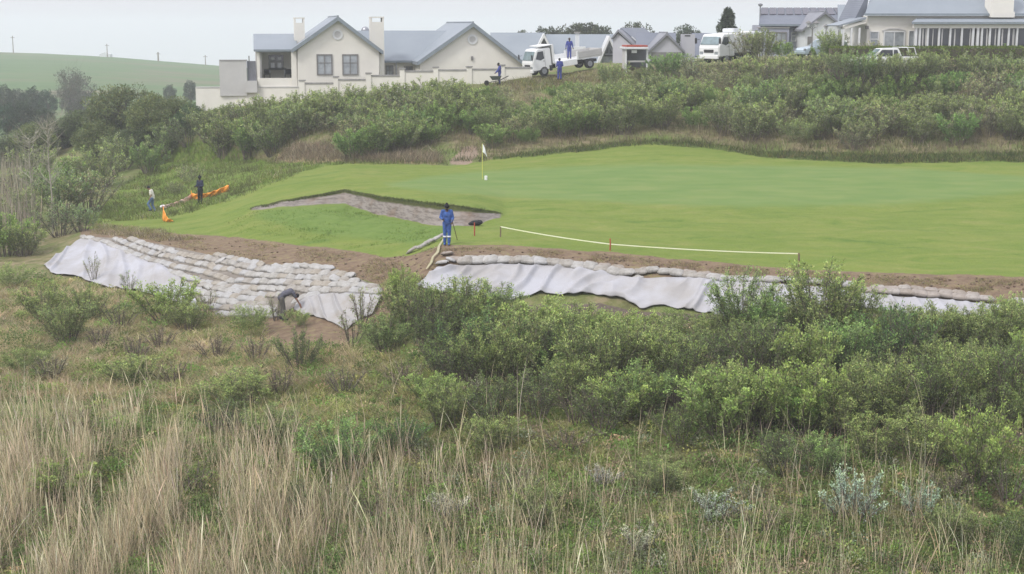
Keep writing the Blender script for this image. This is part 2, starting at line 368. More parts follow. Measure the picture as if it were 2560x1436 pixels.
VA = np.concatenate([V0, np.array(ext)], 0)
H_, W_ = VA.shape[:2]
def pad(A): return np.concatenate([A, np.zeros((len(ext), W_))], 0)
hill = np.zeros((H_, W_)); hill[len(V0)+2:] = 1
att = {'m_lawn': pad(m_lawn), 'm_green': pad(m_green), 'm_soil': pad(m_soil), 'm_lush': pad(m_lush), 'm_path': pad(np.maximum(m_path, 0)), 'm_och': pad(m_och), 'm_edge': pad(m_edge), 'm_floor': pad(m_floor), 'm_litter': pad(m_lit), 'm_bunker': pad(bun), 'm_lip': pad(lip), 'm_hill': hill}
# dryness patches are part of the cover, kept as an attribute
dry = np.zeros(GP.shape); dry[(PYg > 640) & (PXg < 900)] = 1; dry = blur(dry, 8)
att['m_dry'] = pad(dry)

def terrain_material():
    m = bpy.data.materials.new('terrain'); m.use_nodes = True; t = m.node_tree; b = t.nodes['Principled BSDF']
    b.inputs['Roughness'].default_value = .95; b.inputs['Specular IOR Level'].default_value = .1
    tc = N(t, 'ShaderNodeTexCoord')
    def noise(scale, detail=5, rough=.6, sc=(1, 1, 1), dist=0):
        mp = N(t, 'ShaderNodeMapping'); mp.inputs['Scale'].default_value = sc; t.links.new(tc.outputs['Object'], mp.inputs[0])
        x = N(t, 'ShaderNodeTexNoise'); x.inputs['Scale'].default_value = scale; x.inputs['Detail'].default_value = detail; x.inputs['Roughness'].default_value = rough; x.inputs['Distortion'].default_value = dist
        t.links.new(mp.outputs[0], x.inputs['Vector']); return x.outputs[0]
    def ramp(f, stops):
        r_ = N(t, 'ShaderNodeValToRGB'); e = r_.color_ramp.elements
        e[0].position, e[0].color = stops[0][0], (*stops[0][1], 1); e[1].position, e[1].color = stops[-1][0], (*stops[-1][1], 1)
        for p, c in stops[1:-1]: x = e.new(p); x.color = (*c, 1)
        t.links.new(f, r_.inputs[0]); return r_.outputs[0]
    def mix(f, a, c):
        x = N(t, 'ShaderNodeMix', data_type='RGBA'); t.links.new(f, x.inputs[0]); t.links.new(a, x.inputs[6]); t.links.new(c, x.inputs[7]); return x.outputs[2]
    def A(nm): return N(t, 'ShaderNodeAttribute', attribute_name=nm).outputs['Fac']
    def math_(op, a, c):
        x = N(t, 'ShaderNodeMath', operation=op); x.use_clamp = True
        for i, v in enumerate((a, c)):
            if isinstance(v, (int, float)): x.inputs[i].default_value = v
            else: t.links.new(v, x.inputs[i])
        return x.outputs[0]
    def fuzzy(nm, nf, k=.9):      # frayed border: attribute pushed by noise then sharpened
        s = math_('ADD', A(nm), math_('MULTIPLY', math_('SUBTRACT', nf, .5), k))
        x = N(t, 'ShaderNodeMath', operation='ADD'); t.links.new(A(nm), x.inputs[0])
        y = N(t, 'ShaderNodeMath', operation='MULTIPLY_ADD'); t.links.new(nf, y.inputs[0]); y.inputs[1].default_value = k; y.inputs[2].default_value = -.5*k
        t.links.new(y.outputs[0], x.inputs[1])
        mr = N(t, 'ShaderNodeMapRange'); mr.interpolation_type = 'SMOOTHSTEP'; mr.inputs['From Min'].default_value = .35; mr.inputs['From Max'].default_value = .65
        t.links.new(x.outputs[0], mr.inputs['Value']); return mr.outputs[0]
    n1 = noise(.25, 6); n2 = noise(1.6, 6, .7); n3 = noise(7, 5, .7); n4 = noise(.9, 5, .65, (1, 2.2, 1))
    base = ramp(n2, [(.30, (.09, .085, .045)), (.45, (.14, .14, .06)), (.56, (.20, .17, .10)), (.7, (.26, .215, .14))])
    green = ramp(n3, [(.3, (.07, .10, .03)), (.6, (.14, .18, .055))])
    c = mix(ramp(n1, [(.42, (0, 0, 0)), (.6, (1, 1, 1))]), base, green)
    c = mix(fuzzy('m_litter', n2), c, ramp(n3, [(.3, (.07, .058, .048)), (.6, (.13, .105, .085))]))
    lush = ramp(n2, [(.3, (.07, .12, .02)), (.5, (.12, .18, .035)), (.7, (.20, .22, .07))])
    c = mix(fuzzy('m_lush', n2), c, lush)
    och = ramp(n3, [(.3, (.19, .15, .08)), (.6, (.30, .24, .14))])
    c = mix(fuzzy('m_och', n2), c, och)
    edge = ramp(n3, [(.3, (.04, .065, .018)), (.65, (.11, .14, .04))])
    c = mix(fuzzy('m_edge', n2), c, edge)
    n6 = noise(.5, 7, .72, (.55, 1.6, 1), .8); n7 = noise(22, 3, .6)
    lawn = ramp(n6, [(.30, (.095, .155, .032)), (.42, (.132, .186, .038)), (.52, (.154, .200, .045)), (.62, (.178, .210, .055)), (.72, (.205, .218, .072))])
    lawn2 = ramp(n7, [(.3, (.70, .74, .70)), (.7, (1.18, 1.14, 1.15))])
    def mulc(a, c_):
        x = N(t, 'ShaderNodeMix', data_type='RGBA', blend_type='MULTIPLY'); x.inputs[0].default_value = 1; t.links.new(a, x.inputs[6]); t.links.new(c_, x.inputs[7]); return x.outputs[2]
    lawn = mulc(lawn, lawn2)
    c = mix(fuzzy('m_lawn', n3, .7), c, lawn)
    c = mix(A('m_floor'), c, ramp(n2, [(.3, (.095, .155, .032)), (.7, (.135, .195, .05))]))
    gr = ramp(noise(.35, 4, .5, (1, 2.5, 1)), [(.3, (.112, .182, .052)), (.5, (.135, .198, .060)), (.7, (.162, .212, .070))])
    c = mix(A('m_green'), c, gr)
    soil = ramp(noise(2.2, 8, .75, (1, 1.5, 1)), [(.28, (.105, .072, .05)), (.44, (.155, .112, .078)), (.54, (.19, .14, .095)), (.62, (.20, .175, .085)), (.75, (.26, .225, .12))])
    c = mix(fuzzy('m_soil', n3, 1.1), c, soil)
    pth = ramp(n3, [(.3, (.20, .15, .11)), (.7, (.28, .22, .17))])
    c = mix(fuzzy('m_path', n2, .8), c, pth)
    # eroded layered sand face of the bunker
    nb_ = noise(1.4, 7, .75, (1, 1, 7)); nb2 = noise(.8, 5, .6)
    bf = ramp(nb_, [(.3, (.07, .062, .055)), (.44, (.15, .135, .12)), (.55, (.24, .215, .195)), (.7, (.19, .18, .175))])
    bf2 = mix(ramp(nb2, [(.5, (0, 0, 0)), (.75, (1, 1, 1))]), bf, ramp(nb_, [(.3, (.10, .075, .055)), (.7, (.22, .155, .11))]))
    c = mix(A('m_bunker'), c, bf2)
    c = mix(A('m_lip'), c, ramp(n3, [(.3, (.03, .035, .012)), (.7, (.08, .09, .03))]))
    hc = ramp(noise(.012, 5, .6, (1, 2, 1)), [(.3, (.055, .115, .032)), (.5, (.08, .135, .045)), (.62, (.12, .125, .065)), (.72, (.17, .12, .085))])
    hc = mulc(hc, ramp(noise(.09, 6, .7, (1, 1.5, 1)), [(.3, (.85, .87, .85)), (.7, (1.1, 1.1, 1.1))]))
    c = mix(A('m_hill'), c, hc)
    t.links.new(c, b.inputs['Base Color'])
    bp = N(t, 'ShaderNodeBump'); bp.inputs['Distance'].default_value = .12
    st = math_('ADD', math_('MULTIPLY', math_('SUBTRACT', 1.0, A('m_lawn')), .5), .05)
    st = math_('ADD', st, math_('MULTIPLY', A('m_soil'), .15)); t.links.new(st, bp.inputs['Strength'])
    t.links.new(math_('ADD', math_('MULTIPLY', n2, .6), math_('MULTIPLY', n3, .3)), bp.inputs['Height']); t.links.new(bp.outputs[0], b.inputs['Normal'])
    return m
TM = terrain_material()
vid = np.arange(H_*W_).reshape(H_, W_)
quads = np.stack([vid[:-1, :-1], vid[:-1, 1:], vid[1:, 1:], vid[1:, :-1]], -1)
def facem(nm): a = att[nm]; return (a[:-1, :-1]+a[:-1, 1:]+a[1:, 1:]+a[1:, :-1])/4
zone = np.zeros(quads.shape[:2], int)
zone[facem('m_lawn') > .5] = 1; zone[facem('m_soil') > .5] = 3; zone[facem('m_green') > .5] = 2; zone[facem('m_bunker') > .55] = 4; zone[facem('m_path') > .5] = 5; zone[facem('m_hill') > .5] = 6
VF = VA.reshape(-1, 3)
for z_, nm in enumerate(['ground', 'golf_lawn', 'putting_green', 'bare_soil', 'bunker_face', 'dirt_path', 'hill']):
    q = quads[zone == z_]
    used, inv = np.unique(q, return_inverse=True); inv = inv.reshape(q.shape)
    me = mesh_np(nm, VF[used], inv, TM, smooth=True)
    for k, a in att.items():
        fa = me.attributes.new(k, 'FLOAT', 'POINT'); fa.data.foreach_set('value', a.reshape(-1)[used].astype(np.float32))
    tag(link(nm, me), kind='structure')

# ------------------------------------------------------------------ scattered blades and leaves
def blades(base, h, wd, lean, colr, name, mt, seg=3, kind='stuff', head=False, taper=.75):
    """base (n,3), h (n,), wd (n,), lean (n,2) horizontal tip offset, colr (n,3)"""
    n_ = len(base); ang = RNG.uniform(0, math.pi, n_); sx = np.stack([np.cos(ang), np.sin(ang)*.6, np.zeros(n_)], 1)
    V = np.empty((n_, 2*seg+1, 3)); 
    for k in range(seg+1):
        t = k/seg; c = base.copy(); c[:, 0] += lean[:, 0]*t**1.8; c[:, 1] += lean[:, 1]*t**1.8; c[:, 2] += h*(t - .12*t*t*np.hypot(lean[:, 0], lean[:, 1])/np.maximum(h, .01))
        if k < seg:
            ww = (wd*(1-taper*t) if not head else wd*(.7 if k < seg-1 else 2.6))[:, None]*.5
            V[:, 2*k] = c - sx*ww; V[:, 2*k+1] = c + sx*ww
        else: V[:, 2*seg] = c
    idx = np.arange(n_)[:, None]*(2*seg+1)
    Q = np.concatenate([idx + np.array([2*k, 2*k+1, 2*k+3, 2*k+2]) for k in range(seg-1)], 0)
    T = idx + np.array([2*seg-2, 2*seg-1, 2*seg])
    return V.reshape(-1, 3), [Q, T], np.repeat(colr, 2*seg+1, 0)
def scatter(poly, n_, wfun=None):
    """random picture points in a polygon, even over the ground"""
    poly = np.array(poly, float); x0, y0 = poly.min(0); x1, y1 = poly.max(0); out_ = []; got = 0
    while got < n_:
        X = RNG.uniform(x0, x1, n_*2); Y = RNG.uniform(y0, y1, n_*2); k = poly_mask(poly, X, Y)
        X, Y = X[k], Y[k]
        if wfun is not None:
            k = RNG.uniform(0, 1, len(X)) < wfun(X, Y); X, Y = X[k], Y[k]
        out_.append(np.stack([X, Y], 1)); got += len(X)
    return np.concatenate(out_)[:n_]
def palette(n_, cols_, wts, jit=.18):
    c = np.array(cols_)[RNG.choice(len(cols_), n_, p=np.array(wts)/sum(wts))]
    return c*(1+RNG.normal(0, jit, (n_, 1)))*(1+RNG.normal(0, .05, (n_, 3)))
def vn(P, s, o=0):   # smooth noise at picture points for patchiness
    return np.array([mnoise.noise(Vector((x*s, y*s*1.8, o))) for x, y in P])
def field(name, poly, n_, hm, hs, wd, leanm, cols_, wts, label, per=1, spread=.1, wfun=None, seg=3, head=False, cat='grass', patch=None, wind=(0, 0), tuft=0.0, jit=.18, taper=.75):
    P = scatter(poly, n_, wfun); B = ground_many(P[:, 0], P[:, 1]); cc = palette(n_, cols_, wts, jit)
    if patch is not None:
        f = np.clip(vn(P, patch[0], 5)*2.2+.5, 0, 1)[:, None]; cc = cc*(1-f) + f*np.array(patch[1])*(1+RNG.normal(0, .15, (n_, 1)))
    Hh = np.clip(RNG.normal(hm, hs, n_), hm*.4, hm*2)
    OF = RNG.normal(0, spread, (n_*per, 2)); B = np.repeat(B, per, 0) + np.concatenate([OF, np.zeros((n_*per, 1))], 1); B[:, 2] -= .05
    Hh = np.repeat(Hh, per)*RNG.uniform(.6, 1.1, n_*per); cc = np.repeat(cc, per, 0)*(1+RNG.normal(0, .12, (n_*per, 1)))
    le = RNG.normal(0, leanm, (n_*per, 2))*Hh[:, None] + np.array(wind)*Hh[:, None]
    if tuft: le += OF/np.maximum(np.hypot(OF[:, :1], OF[:, 1:]), .02)*Hh[:, None]*tuft
    V, Fa, C_ = blades(B, Hh, np.full(n_*per, wd)*RNG.uniform(.7, 1.3, n_*per), le, np.clip(cc, .01, .9), name, None, seg=seg, head=head, taper=taper)
    o = link(name, mesh_np(name, V, Fa, MG, C_)); tag(o, label, cat, kind='stuff'); return o
MG = leafmat('grass_blades', var=0.0, transl=.35, rough=.8)
MLF = leafmat('shrub_leaves', var=.28, transl=.32)
TAN = (.30, .25, .175); TAN2 = (.22, .18, .12); STRAW = (.38, .33, .23); OLV = (.115, .125, .048); GRN = (.09, .135, .03); LUSHC = (.15, .215, .04); DK = (.055, .065, .03); BRN = (.12, .09, .065); YEL = (.26, .24, .085)

def leaf_mesh(name, C, D, L, Wd, colr, mt=None):
    """rhombic leaves: centre of base C, unit direction D, length L, width Wd"""
    n_ = len(C); rnd = RNG.normal(0, 1, (n_, 3)); S = np.cross(D, rnd); S /= np.linalg.norm(S, axis=1)[:, None]+1e-9
    L = L[:, None]; Wd = Wd[:, None]
    V = np.stack([C, C + D*L*.5 + S*Wd*.5, C + D*L, C + D*L*.5 - S*Wd*.5], 1).reshape(-1, 3)
    Q = np.arange(n_)[:, None]*4 + np.array([0, 1, 2, 3])
    return mesh_np(name, V, Q, mt or MLF, np.repeat(np.clip(colr, .008, .9), 4, 0))
def unit(v): return v/(np.linalg.norm(v, axis=-1, keepdims=True)+1e-9)
def shrub_proto(Rr, Hh, nst, ntw, nlf, leaf, pal, wts, seed, droop=0.0, bare=0.0, tip_gain=1.0, lw=.40, tlo=.26):
    """many-stemmed shrub: arching stems, upright twigs, small leaves. returns (foliage mesh, stems mesh)"""
    global RNG; old = RNG; RNG = np.random.default_rng(seed); rr = random.Random(seed)
    st = MB(); C = []; D = []; TW = []; TP = []
    lob = [rr.uniform(.7, 1.15) for _ in range(7)]
    for i in range(nst):
        az = 2*math.pi*(i+rr.random())/nst; out_ = rr.random()**.55; reach = Rr*out_*lob[int(az/(2*math.pi)*7) % 7]
        top = Hh*(.45+.55*math.sqrt(max(0, 1-(out_*.85)**2)))*rr.uniform(.8, 1.08)
        b0 = np.array([math.cos(az)*Rr*.15, math.sin(az)*Rr*.15, -.1]); e = np.array([math.cos(az)*reach, math.sin(az)*reach, top*(1-droop*out_)])
        mid = np.array([math.cos(az)*reach*.55, math.sin(az)*reach*.55, top*.45])
        def at(t): return (1-t)**2*b0 + 2*t*(1-t)*mid + t*t*e
        st.tube([at(t) for t in (0, .35, .7, 1)], [.03*Hh/2+.006, .018, .012, .006], 5, cap=False)
        for j in range(ntw):
            t = tlo + (1-tlo)*((j+rr.random())/ntw)**.8; p = at(t); tan = unit(at(min(1, t+.05))-at(max(0, t-.05)))
            dr = unit(tan*.5 + np.array([math.cos(az)*.3, math.sin(az)*.3, .5]) + RNG.normal(0, .55, 3)); dr[2] = dr[2]*(1-droop) + (.15 if droop < .3 else -.1)
            dr = unit(dr); ln = Hh*rr.uniform(.13, .30)*(1.15-.5*t)
            q = p + dr*ln; st.tube([p, q], [.006, .003], 3, cap=False)
            if rr.random() < bare: continue
            m_ = nlf; s_ = RNG.uniform(0, 1, m_)[:, None]**.6*1.08; TW.append(np.full(m_, rr.gauss(1, .2)*(.78+.34*t))); TP.append(s_[:, 0]*t)
            C.append(p + dr*ln*s_ + RNG.normal(0, ln*.10+.012, (m_, 3))); D.append(unit(dr*.8 + RNG.normal(0, .55, (m_, 3)) + np.array([0, 0, .25-droop*.6])))
    C = np.concatenate(C); D = np.concatenate(D); n_ = len(C)
    cc = palette(n_, pal, wts, .16)*np.clip(np.concatenate(TW), .5, 1.6)[:, None]
    f = np.clip((np.concatenate(TP)-.5)*2.2, 0, 1)[:, None]*tip_gain; cc = cc*(1-f) + f*(cc*np.array([1.42, 1.5, 1.15]))  # leaf colour gets paler up the stem and towards the twig tips
    fol = leaf_mesh('foliage', C, D, leaf*RNG.uniform(.6, 1.3, n_), leaf*lw*RNG.uniform(.7, 1.3, n_), cc)
    s_me = st.mesh('stems', M['twig']); RNG = old
    return fol, s_me
def tree_proto(Rr, Hh, trunk_h, nclump, nlf, leaf, pal, wts, seed, cone=False, flat=1.0, bare=False):
    global RNG; old = RNG; RNG = np.random.default_rng(seed); rr = random.Random(seed)
    tb = MB(); C = []; D = []
    cz = trunk_h + (Hh-trunk_h)*.5
    tb.tube([(0, 0, -.3), (.05*Rr, .03, trunk_h*.6), (.02, -.05*Rr, trunk_h+(Hh-trunk_h)*.35), (0, 0, Hh*.9)], [Hh*.03+.03, Hh*.024+.02, Hh*.014+.01, .02], 8)
    for i in range(nclump):
        if cone:
            t = (i+rr.random())/nclump; z = trunk_h*.6 + (Hh*.98-trunk_h*.6)*t; rad = Rr*(1-t)**.8*rr.uniform(.35, 1.0); az = rr.uniform(0, 6.283)
            c = np.array([math.cos(az)*rad, math.sin(az)*rad, z-.12*rad]); cr_ = Rr*(.16+.16*(1-t))
        else:
            u = unit(RNG.normal(0, 1, 3)); r_ = rr.uniform(.45, 1.0)**.6; lumpy = 1+.22*mnoise.noise(Vector(u*1.7)+Vector((seed, 0, 0)))
            c = np.array([u[0]*Rr*r_*lumpy, u[1]*Rr*r_*lumpy, cz+u[2]*(Hh-trunk_h)*.5*r_*lumpy*flat]); cr_ = Rr*rr.uniform(.14, .27)
        k = rr.uniform(.25, .8); s0 = np.array([0, 0, trunk_h*.5+(c[2]-trunk_h*.5)*k*.7])
        tb.tube([s0, s0+(c-s0)*.6+np.array([0, 0, .08*Rr]), c], [Hh*.010+.008, .018, .008], 4, cap=False)
        if bare:
            for _ in range(9):
                e = c + RNG.normal(0, cr_*1.3, 3); tb.tube([c, e], [.012, .004], 3, cap=False)
        m_ = nlf; g = RNG.normal(0, 1, (m_, 3)); g = unit(g)*RNG.uniform(.35, 1, (m_, 1))**.5
        C.append(c + g*cr_*np.array([1, 1, .72])); D.append(unit(g + RNG.normal(0, .7, (m_, 3)) + np.array([0, 0, .2])))
        
    C = np.concatenate(C); D = np.concatenate(D); n_ = len(C)
    cl = np.repeat(RNG.normal(1, .16, nclump), nlf)[:, None]
    fol = leaf_mesh('crown', C, D, leaf*RNG.uniform(.6, 1.3, n_), leaf*.45*RNG.uniform(.7, 1.3, n_), palette(n_, pal, wts, .15)*cl)
    t_me = tb.mesh('trunk', M['bark'], smooth=True); RNG = old
    return fol, t_me
def plant(name, protos, loc, sc, rz, label, cat, group=None, parts=('foliage', 'stems')):
    r_ = empty(name, loc, (0, 0, rz)); r_.scale = sc if hasattr(sc, '__len__') else (sc, sc, sc)
    tag(r_, label, cat, group)
    link(parts[0], protos[0], r_); link(parts[1], protos[1], r_)
    return r_
def mounds(name, poly, n_, rad, hgt, per, leaf, cols_, wts, label, cat='plants', wfun=None, jit=.25):
    P = scatter(poly, n_, wfun); B = ground_many(P[:, 0], P[:, 1]); s = RNG.uniform(.5, 1.4, n_)
    u = unit(RNG.normal(0, 1, (n_*per, 3))); u[:, 2] = np.abs(u[:, 2]); k = RNG.uniform(.55, 1.05, (n_*per, 1))*np.repeat(s, per)[:, None]
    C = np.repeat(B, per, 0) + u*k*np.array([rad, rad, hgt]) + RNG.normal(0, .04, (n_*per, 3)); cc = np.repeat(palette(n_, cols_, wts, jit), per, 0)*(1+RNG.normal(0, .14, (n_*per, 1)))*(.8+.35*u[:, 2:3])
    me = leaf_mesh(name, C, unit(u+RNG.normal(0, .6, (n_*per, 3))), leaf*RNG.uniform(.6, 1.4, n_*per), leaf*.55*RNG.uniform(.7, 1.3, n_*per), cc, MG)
    tag(link(name, me), label, cat, kind='stuff')
ORD = ['first','second','third','fourth','fifth','sixth','seventh','eighth','ninth','tenth','eleventh','twelfth','thirteenth','fourteenth','fifteenth','sixteenth','seventeenth','eighteenth','nineteenth','twentieth','twenty-first','twenty-second','twenty-third','twenty-fourth','twenty-fifth','twenty-sixth','twenty-seventh','twenty-eighth','twenty-ninth','thirtieth','thirty-first','thirty-second','thirty-third','thirty-fourth','thirty-fifth','thirty-sixth','thirty-seventh','thirty-eighth','thirty-ninth','fortieth','forty-first','forty-second','forty-third','forty-fourth','forty-fifth','forty-sixth','forty-seventh','forty-eighth','forty-ninth','fiftieth','fifty-first','fifty-second','fifty-third','fifty-fourth','fifty-fifth']
# ------------------------------------------------------------------ houses
class House:
    """a facade frame at a surveyed spot; L turns a picture point on the plane y into local x, z"""
    def __init__(s, name, px, py, d, yaw, label, cat='house'):
        s.o = W(px, py, d); s.yaw = R(yaw); s.ex = np.array([math.cos(s.yaw), math.sin(s.yaw), 0]); s.ey = np.array([-math.sin(s.yaw), math.cos(s.yaw), 0])
        s.root = empty(name, Vector(s.o), (0, 0, s.yaw)); tag(s.root, label, cat)
    def L(s, px, py, y=0.0):
        r_ = FW + (px-CX)/F*RT + (CY-py)/F*UP; t = ((s.o - CP)@s.ey + y)/(r_@s.ey); p = CP + r_*t - s.o
        return float(p@s.ex), float(p[2])
    def box(s, name, m, x0, x1, p0, p1, y0, y1, parent=None, bevel=0):
        a, zt = s.L(x0, p0, y0); b, zb = s.L(x1, p1, y0); 
        a2, _ = s.L(x0, p1, y0); b2, _ = s.L(x1, p0, y0)
        return MB().box((a+a2)/2, (b+b2)/2, y0, y1, zb, zt).build(name, m, parent or s.root, bevel=bevel)
    def poly(s, name, m, pts, y0, y1, parent=None):
        return MB().prism([s.L(x, y, y0) for x, y in pts], y0, y1).build(name, m, parent or s.root)
    def gable_roof(s, m, pk, le, re, y0, y1, t=.2, name='roof'):
        P, A, B = s.L(*pk, y0), s.L(*le, y0), s.L(*re, y0); q = MB()
        q.prism([P, A, (A[0], A[1]-t), (P[0], P[1]-t*1.25)], y0, y1)
        q.prism([(P[0], P[1]), (P[0], P[1]-t*1.25), (B[0], B[1]-t), B], y0, y1)
        q.tube([(P[0], y0, P[1]+.01), (P[0], y1, P[1]+.01)], .08, 6)
        return q.build(name, m, s.root)
    def slope(s, m, x0, x1, pr, yr, pe, ye, t=.12, name='roof', gut=True, x0r=None, x1r=None):
        (a, ze), (b, _) = s.L(x0, pe, ye), s.L(x1, pe, ye); (c, zr), (d, _) = s.L(x0r if x0r is not None else x0, pr, yr), s.L(x1r if x1r is not None else x1, pr, yr)
        q = MB().slab([(a, ye, ze), (b, ye, ze), (d, yr, zr), (c, yr, zr)], t)
        o = q.build(name, m, s.root)
        if gut: MB().box(min(a, b)+.02, max(a, b)-.02, ye-.13, ye-.003, ze-.17, ze-.02).build('gutter', M['roof_trim'], o)
        return o, (a, b, c, d, ze, zr)
    def window(s, x0, x1, p0, p1, y, fm, gm, nx=2, ny=2, fw=.11, mw=.07):
        a, zt = s.L(x0, p0, y); b, zb = s.L(x1, p1, y); q = MB(); yo = y-.07
        q.box(a, b, yo, y+.0, zt-fw, zt).box(a, b, yo, y, zb, zb+fw).box(a, a+fw, yo, y, zb+fw, zt-fw).box(b-fw, b, yo, y, zb+fw, zt-fw)
        for i in range(1, nx):
            c = a+(b-a)*i/nx; q.box(c-mw/2, c+mw/2, yo+.015, y, zb+fw, zt-fw)
        for j in range(1, ny):
            c = zb+(zt-zb)*(j/ny+(.08 if ny == 2 else 0)); q.box(a+fw, b-fw, yo+.018, y, c-mw/2, c+mw/2)
        o = q.build('window', fm, s.root)
        MB().box(a+fw*.6, b-fw*.6, y-.03, y+.01, zb+fw*.6, zt-fw*.6).build('pane', gm, o)
        return o
    def chimney(s, x0, x1, p0, p1, y0, y1, m, slot=True):
        a, zt = s.L(x0, p0, y0); b, zb = s.L(x1, p1, y0); q = MB()
        if slot:
            h = .34; q.box(a, b, y0, y1, zb, zt-h-.1); q.box(a, a+.14, y0, y1, zt-h-.1, zt-.1).box(b-.14, b, y0, y1, zt-h-.1, zt-.1)
            q.box(a-.03, b+.03, y0-.03, y1+.03, zt-.1, zt); 
        else: q.box(a, b, y0, y1, zb, zt)
        return q.build('chimney', m, s.root)

M['glass_bright'] = glassmat('painted_reflection_glass', (.8, .82, .86), .2)  # near-white base colour stands in for bright sky reflected in the panes
# --- the cream house with two gables
h = House('gabled_house', 845, 205, 118, 11, 'cream plastered house with two big gables, blue-grey roof and two tall chimneys')
h.poly('wall', M['wall'], [(744,235),(744,124),(845,50),(948,128),(948,235)], 0, 11)
h.gable_roof(M['roof'], (845, 41), (729, 123), (959, 128), -.35, 11, t=.26)
for nm, (a, b) in (('barge_board', ((845, 42), (730, 124))), ('barge_board', ((845, 42), (958, 129)))):
    A, B = h.L(*a, -.36), h.L(*b, -.36); MB().prism([A, B, (B[0], B[1]-.27), (A[0], A[1]-.33)], -.41, -.36).build(nm, M['roof_trim'], h.root)
def roundel(hh, px, py, y, r_):
    x, z = hh.L(px, py, y); q = MB()
    for r0, r1, yy in ((r_, r_*.62, y-.06),):
        k = 24
        for i in range(k):
            a, b = 2*math.pi*i/k, 2*math.pi*(i+1)/k
            def P(r, t, yy): return (x+r*math.cos(t), yy, z+r*math.sin(t))
            q.poly([P(r0, a, yy), P(r0, b, yy), P(r1, b, yy), P(r1, a, yy)][::-1]); q.poly([P(r0, a, yy), P(r0, a, y), P(r0, b, y), P(r0, b, yy)]); q.poly([P(r1, a, yy), P(r1, b, yy), P(r1, b, y+.0), P(r1, a, y+.0)])
    o = q.build('round_vent', M['frame_w'], hh.root)
    q = MB(); k = 20; q.poly([(x+r_*.61*math.cos(2*math.pi*i/k), y-.02, z+r_*.61*math.sin(2*math.pi*i/k)) for i in range(k)][::-1]); q.build('louvre', M['wall_grey'], o)
roundel(h, 844, 87, 0, .42)
h.window(791, 832, 136, 188, 0, M['frame'], M['glass']); h.window(855, 896, 136, 188, 0, M['frame'], M['glass'])
h.chimney(735, 763, 44, 130, 2.6, 3.6, M['wall']); h.chimney(926, 962, 42, 205, 2.2, 3.5, M['wall'])
MB().box(*[h.L(948,128,.6)[0]-.0, h.L(948,128,.6)[0]+.35], .6, 2.2, h.L(948,205,.6)[1], h.L(948,135,.6)[1]).build('side_wall', M['wall'], h.root)
# left wing with the veranda
h.slope(M['roof'], 634, 742, 85, 4.5, 124, .2, x0r=633)
h.box('wall', M['wall'], 655, 738, 127, 230, 3.2, 3.4)
h.box('gable_end', M['wall_grey'], 641, 655, 127, 230, .8, 4.2)
h.box('column', M['wall'], 643, 650, 127, 230, .35, .6)
h.box('column', M['wall'], 729, 742, 124, 230, .12, .5)
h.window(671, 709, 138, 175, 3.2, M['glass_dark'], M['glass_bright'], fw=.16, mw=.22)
h.box('veranda_parapet', M['wall'], 646, 733, 196, 235, .3, .5)
h.box('beam', M['roof_trim'], 643, 735, 126, 131, .3, .45)
# middle range
rf, g = h.slope(M['roof'], 955, 1120, 77, 8.5, 152, 4.0, x0r=885)
h.box('wall', M['wall'], 955, 1060, 154, 235, 4.5, 4.8)
h.window(964, 984, 164, 192, 4.5, M['frame'], M['glass'], fw=.09); h.window(1010, 1032, 166, 178, 4.5, M['frame'], M['shade'], ny=1)
h.box('downpipe', M['metal'], 990, 992.5, 154, 210, 4.35, 4.48)
x, z = h.L(913, 78, 9); q = MB().ball((x, 9, z), (.36, .36, .4)); q.build('roof_ventilator', M['metal'], h.root, smooth=True)
# right gable
h.poly('wall', M['wall'], [(1050,240),(1050,155),(1183,66),(1306,156),(1306,240)], 1.0, 9)
h.gable_roof(M['roof'], (1183, 56), (1043, 155), (1318, 161), .65, 15.5, t=.28)
for a, b in (((1183, 57), (1044, 156)), ((1183, 57), (1317, 162))):
    A, B = h.L(*a, .63), h.L(*b, .63); MB().prism([A, B, (B[0], B[1]-.28), (A[0], A[1]-.34)], .58, .63).build('barge_board', M['roof_trim'], h.root)
roundel(h, 1181, 99, 1.0, .42)
h.box('wall_slot', M['frame'], 1178, 1183, 141, 151, .9, 1.0)  # narrow slot in the gable wall, built as a small grey box

# --- stepped garden wall: each panel and pier belongs to the one wall
g = House('garden_wall', 900, 210, 116.4, 6, 'stepped cream garden wall with piers and grey coping in front of the gabled house', 'wall')
panels = [(762,834,207),(846,915,198),(928,1000,188),(1012,1084,177),(1096,1167,174),(1180,1246,172),(1262,1330,168)]
for a, b, t in panels:
    g.box('wall_panel', M['wall'], a, b, t+3, 262, 0, .25); g.box('coping', M['coping'], a-1, b+1, t, t+3.2, -.05, .3)
for a, b, t in [(748,762,200),(834,846,191),(915,928,182),(1000,1012,171),(1084,1096,167),(1167,1180,166),(1246,1262,162)]:
    g.box('pier', M['wall'], a, b, t+3, 262, -.08, .34); g.box('pier_cap', M['coping'], a-2, b+2, t, t+3, -.13, .39)
t_ = House('terrace_wall', 620, 235, 117.2, 4, 'long low plain cream terrace wall at the left end of the gabled house', 'wall')
t_.box('wall_panel', M['wall'], 490, 748, 219, 285, 0, .3); t_.box('coping', M['wall_grey'], 489, 748, 217.5, 219.2, -.04, .34)
t_ = House('yard_wall', 590, 235, 117, 6, 'tall square pale grey yard wall beside the veranda', 'wall')
t_.box('wall_panel', M['wall_grey'], 549, 617, 152, 240, 0, .3); t_.box('coping', M['coping'], 548, 618, 150, 152.3, -.04, .34)
t_ = House('yard_gate', 628, 235, 117.3, 6, 'dark grey yard gate between the pale yard wall and the veranda', 'gate')
t_.box('gate_panel', M['shade'], 618, 640, 153, 203, 0, .06); t_.box('step', M['wall_grey'], 615, 643, 203, 232, -.5, .2); t_.box('post', M['frame'], 622, 624.5, 140, 203, .07, .15)
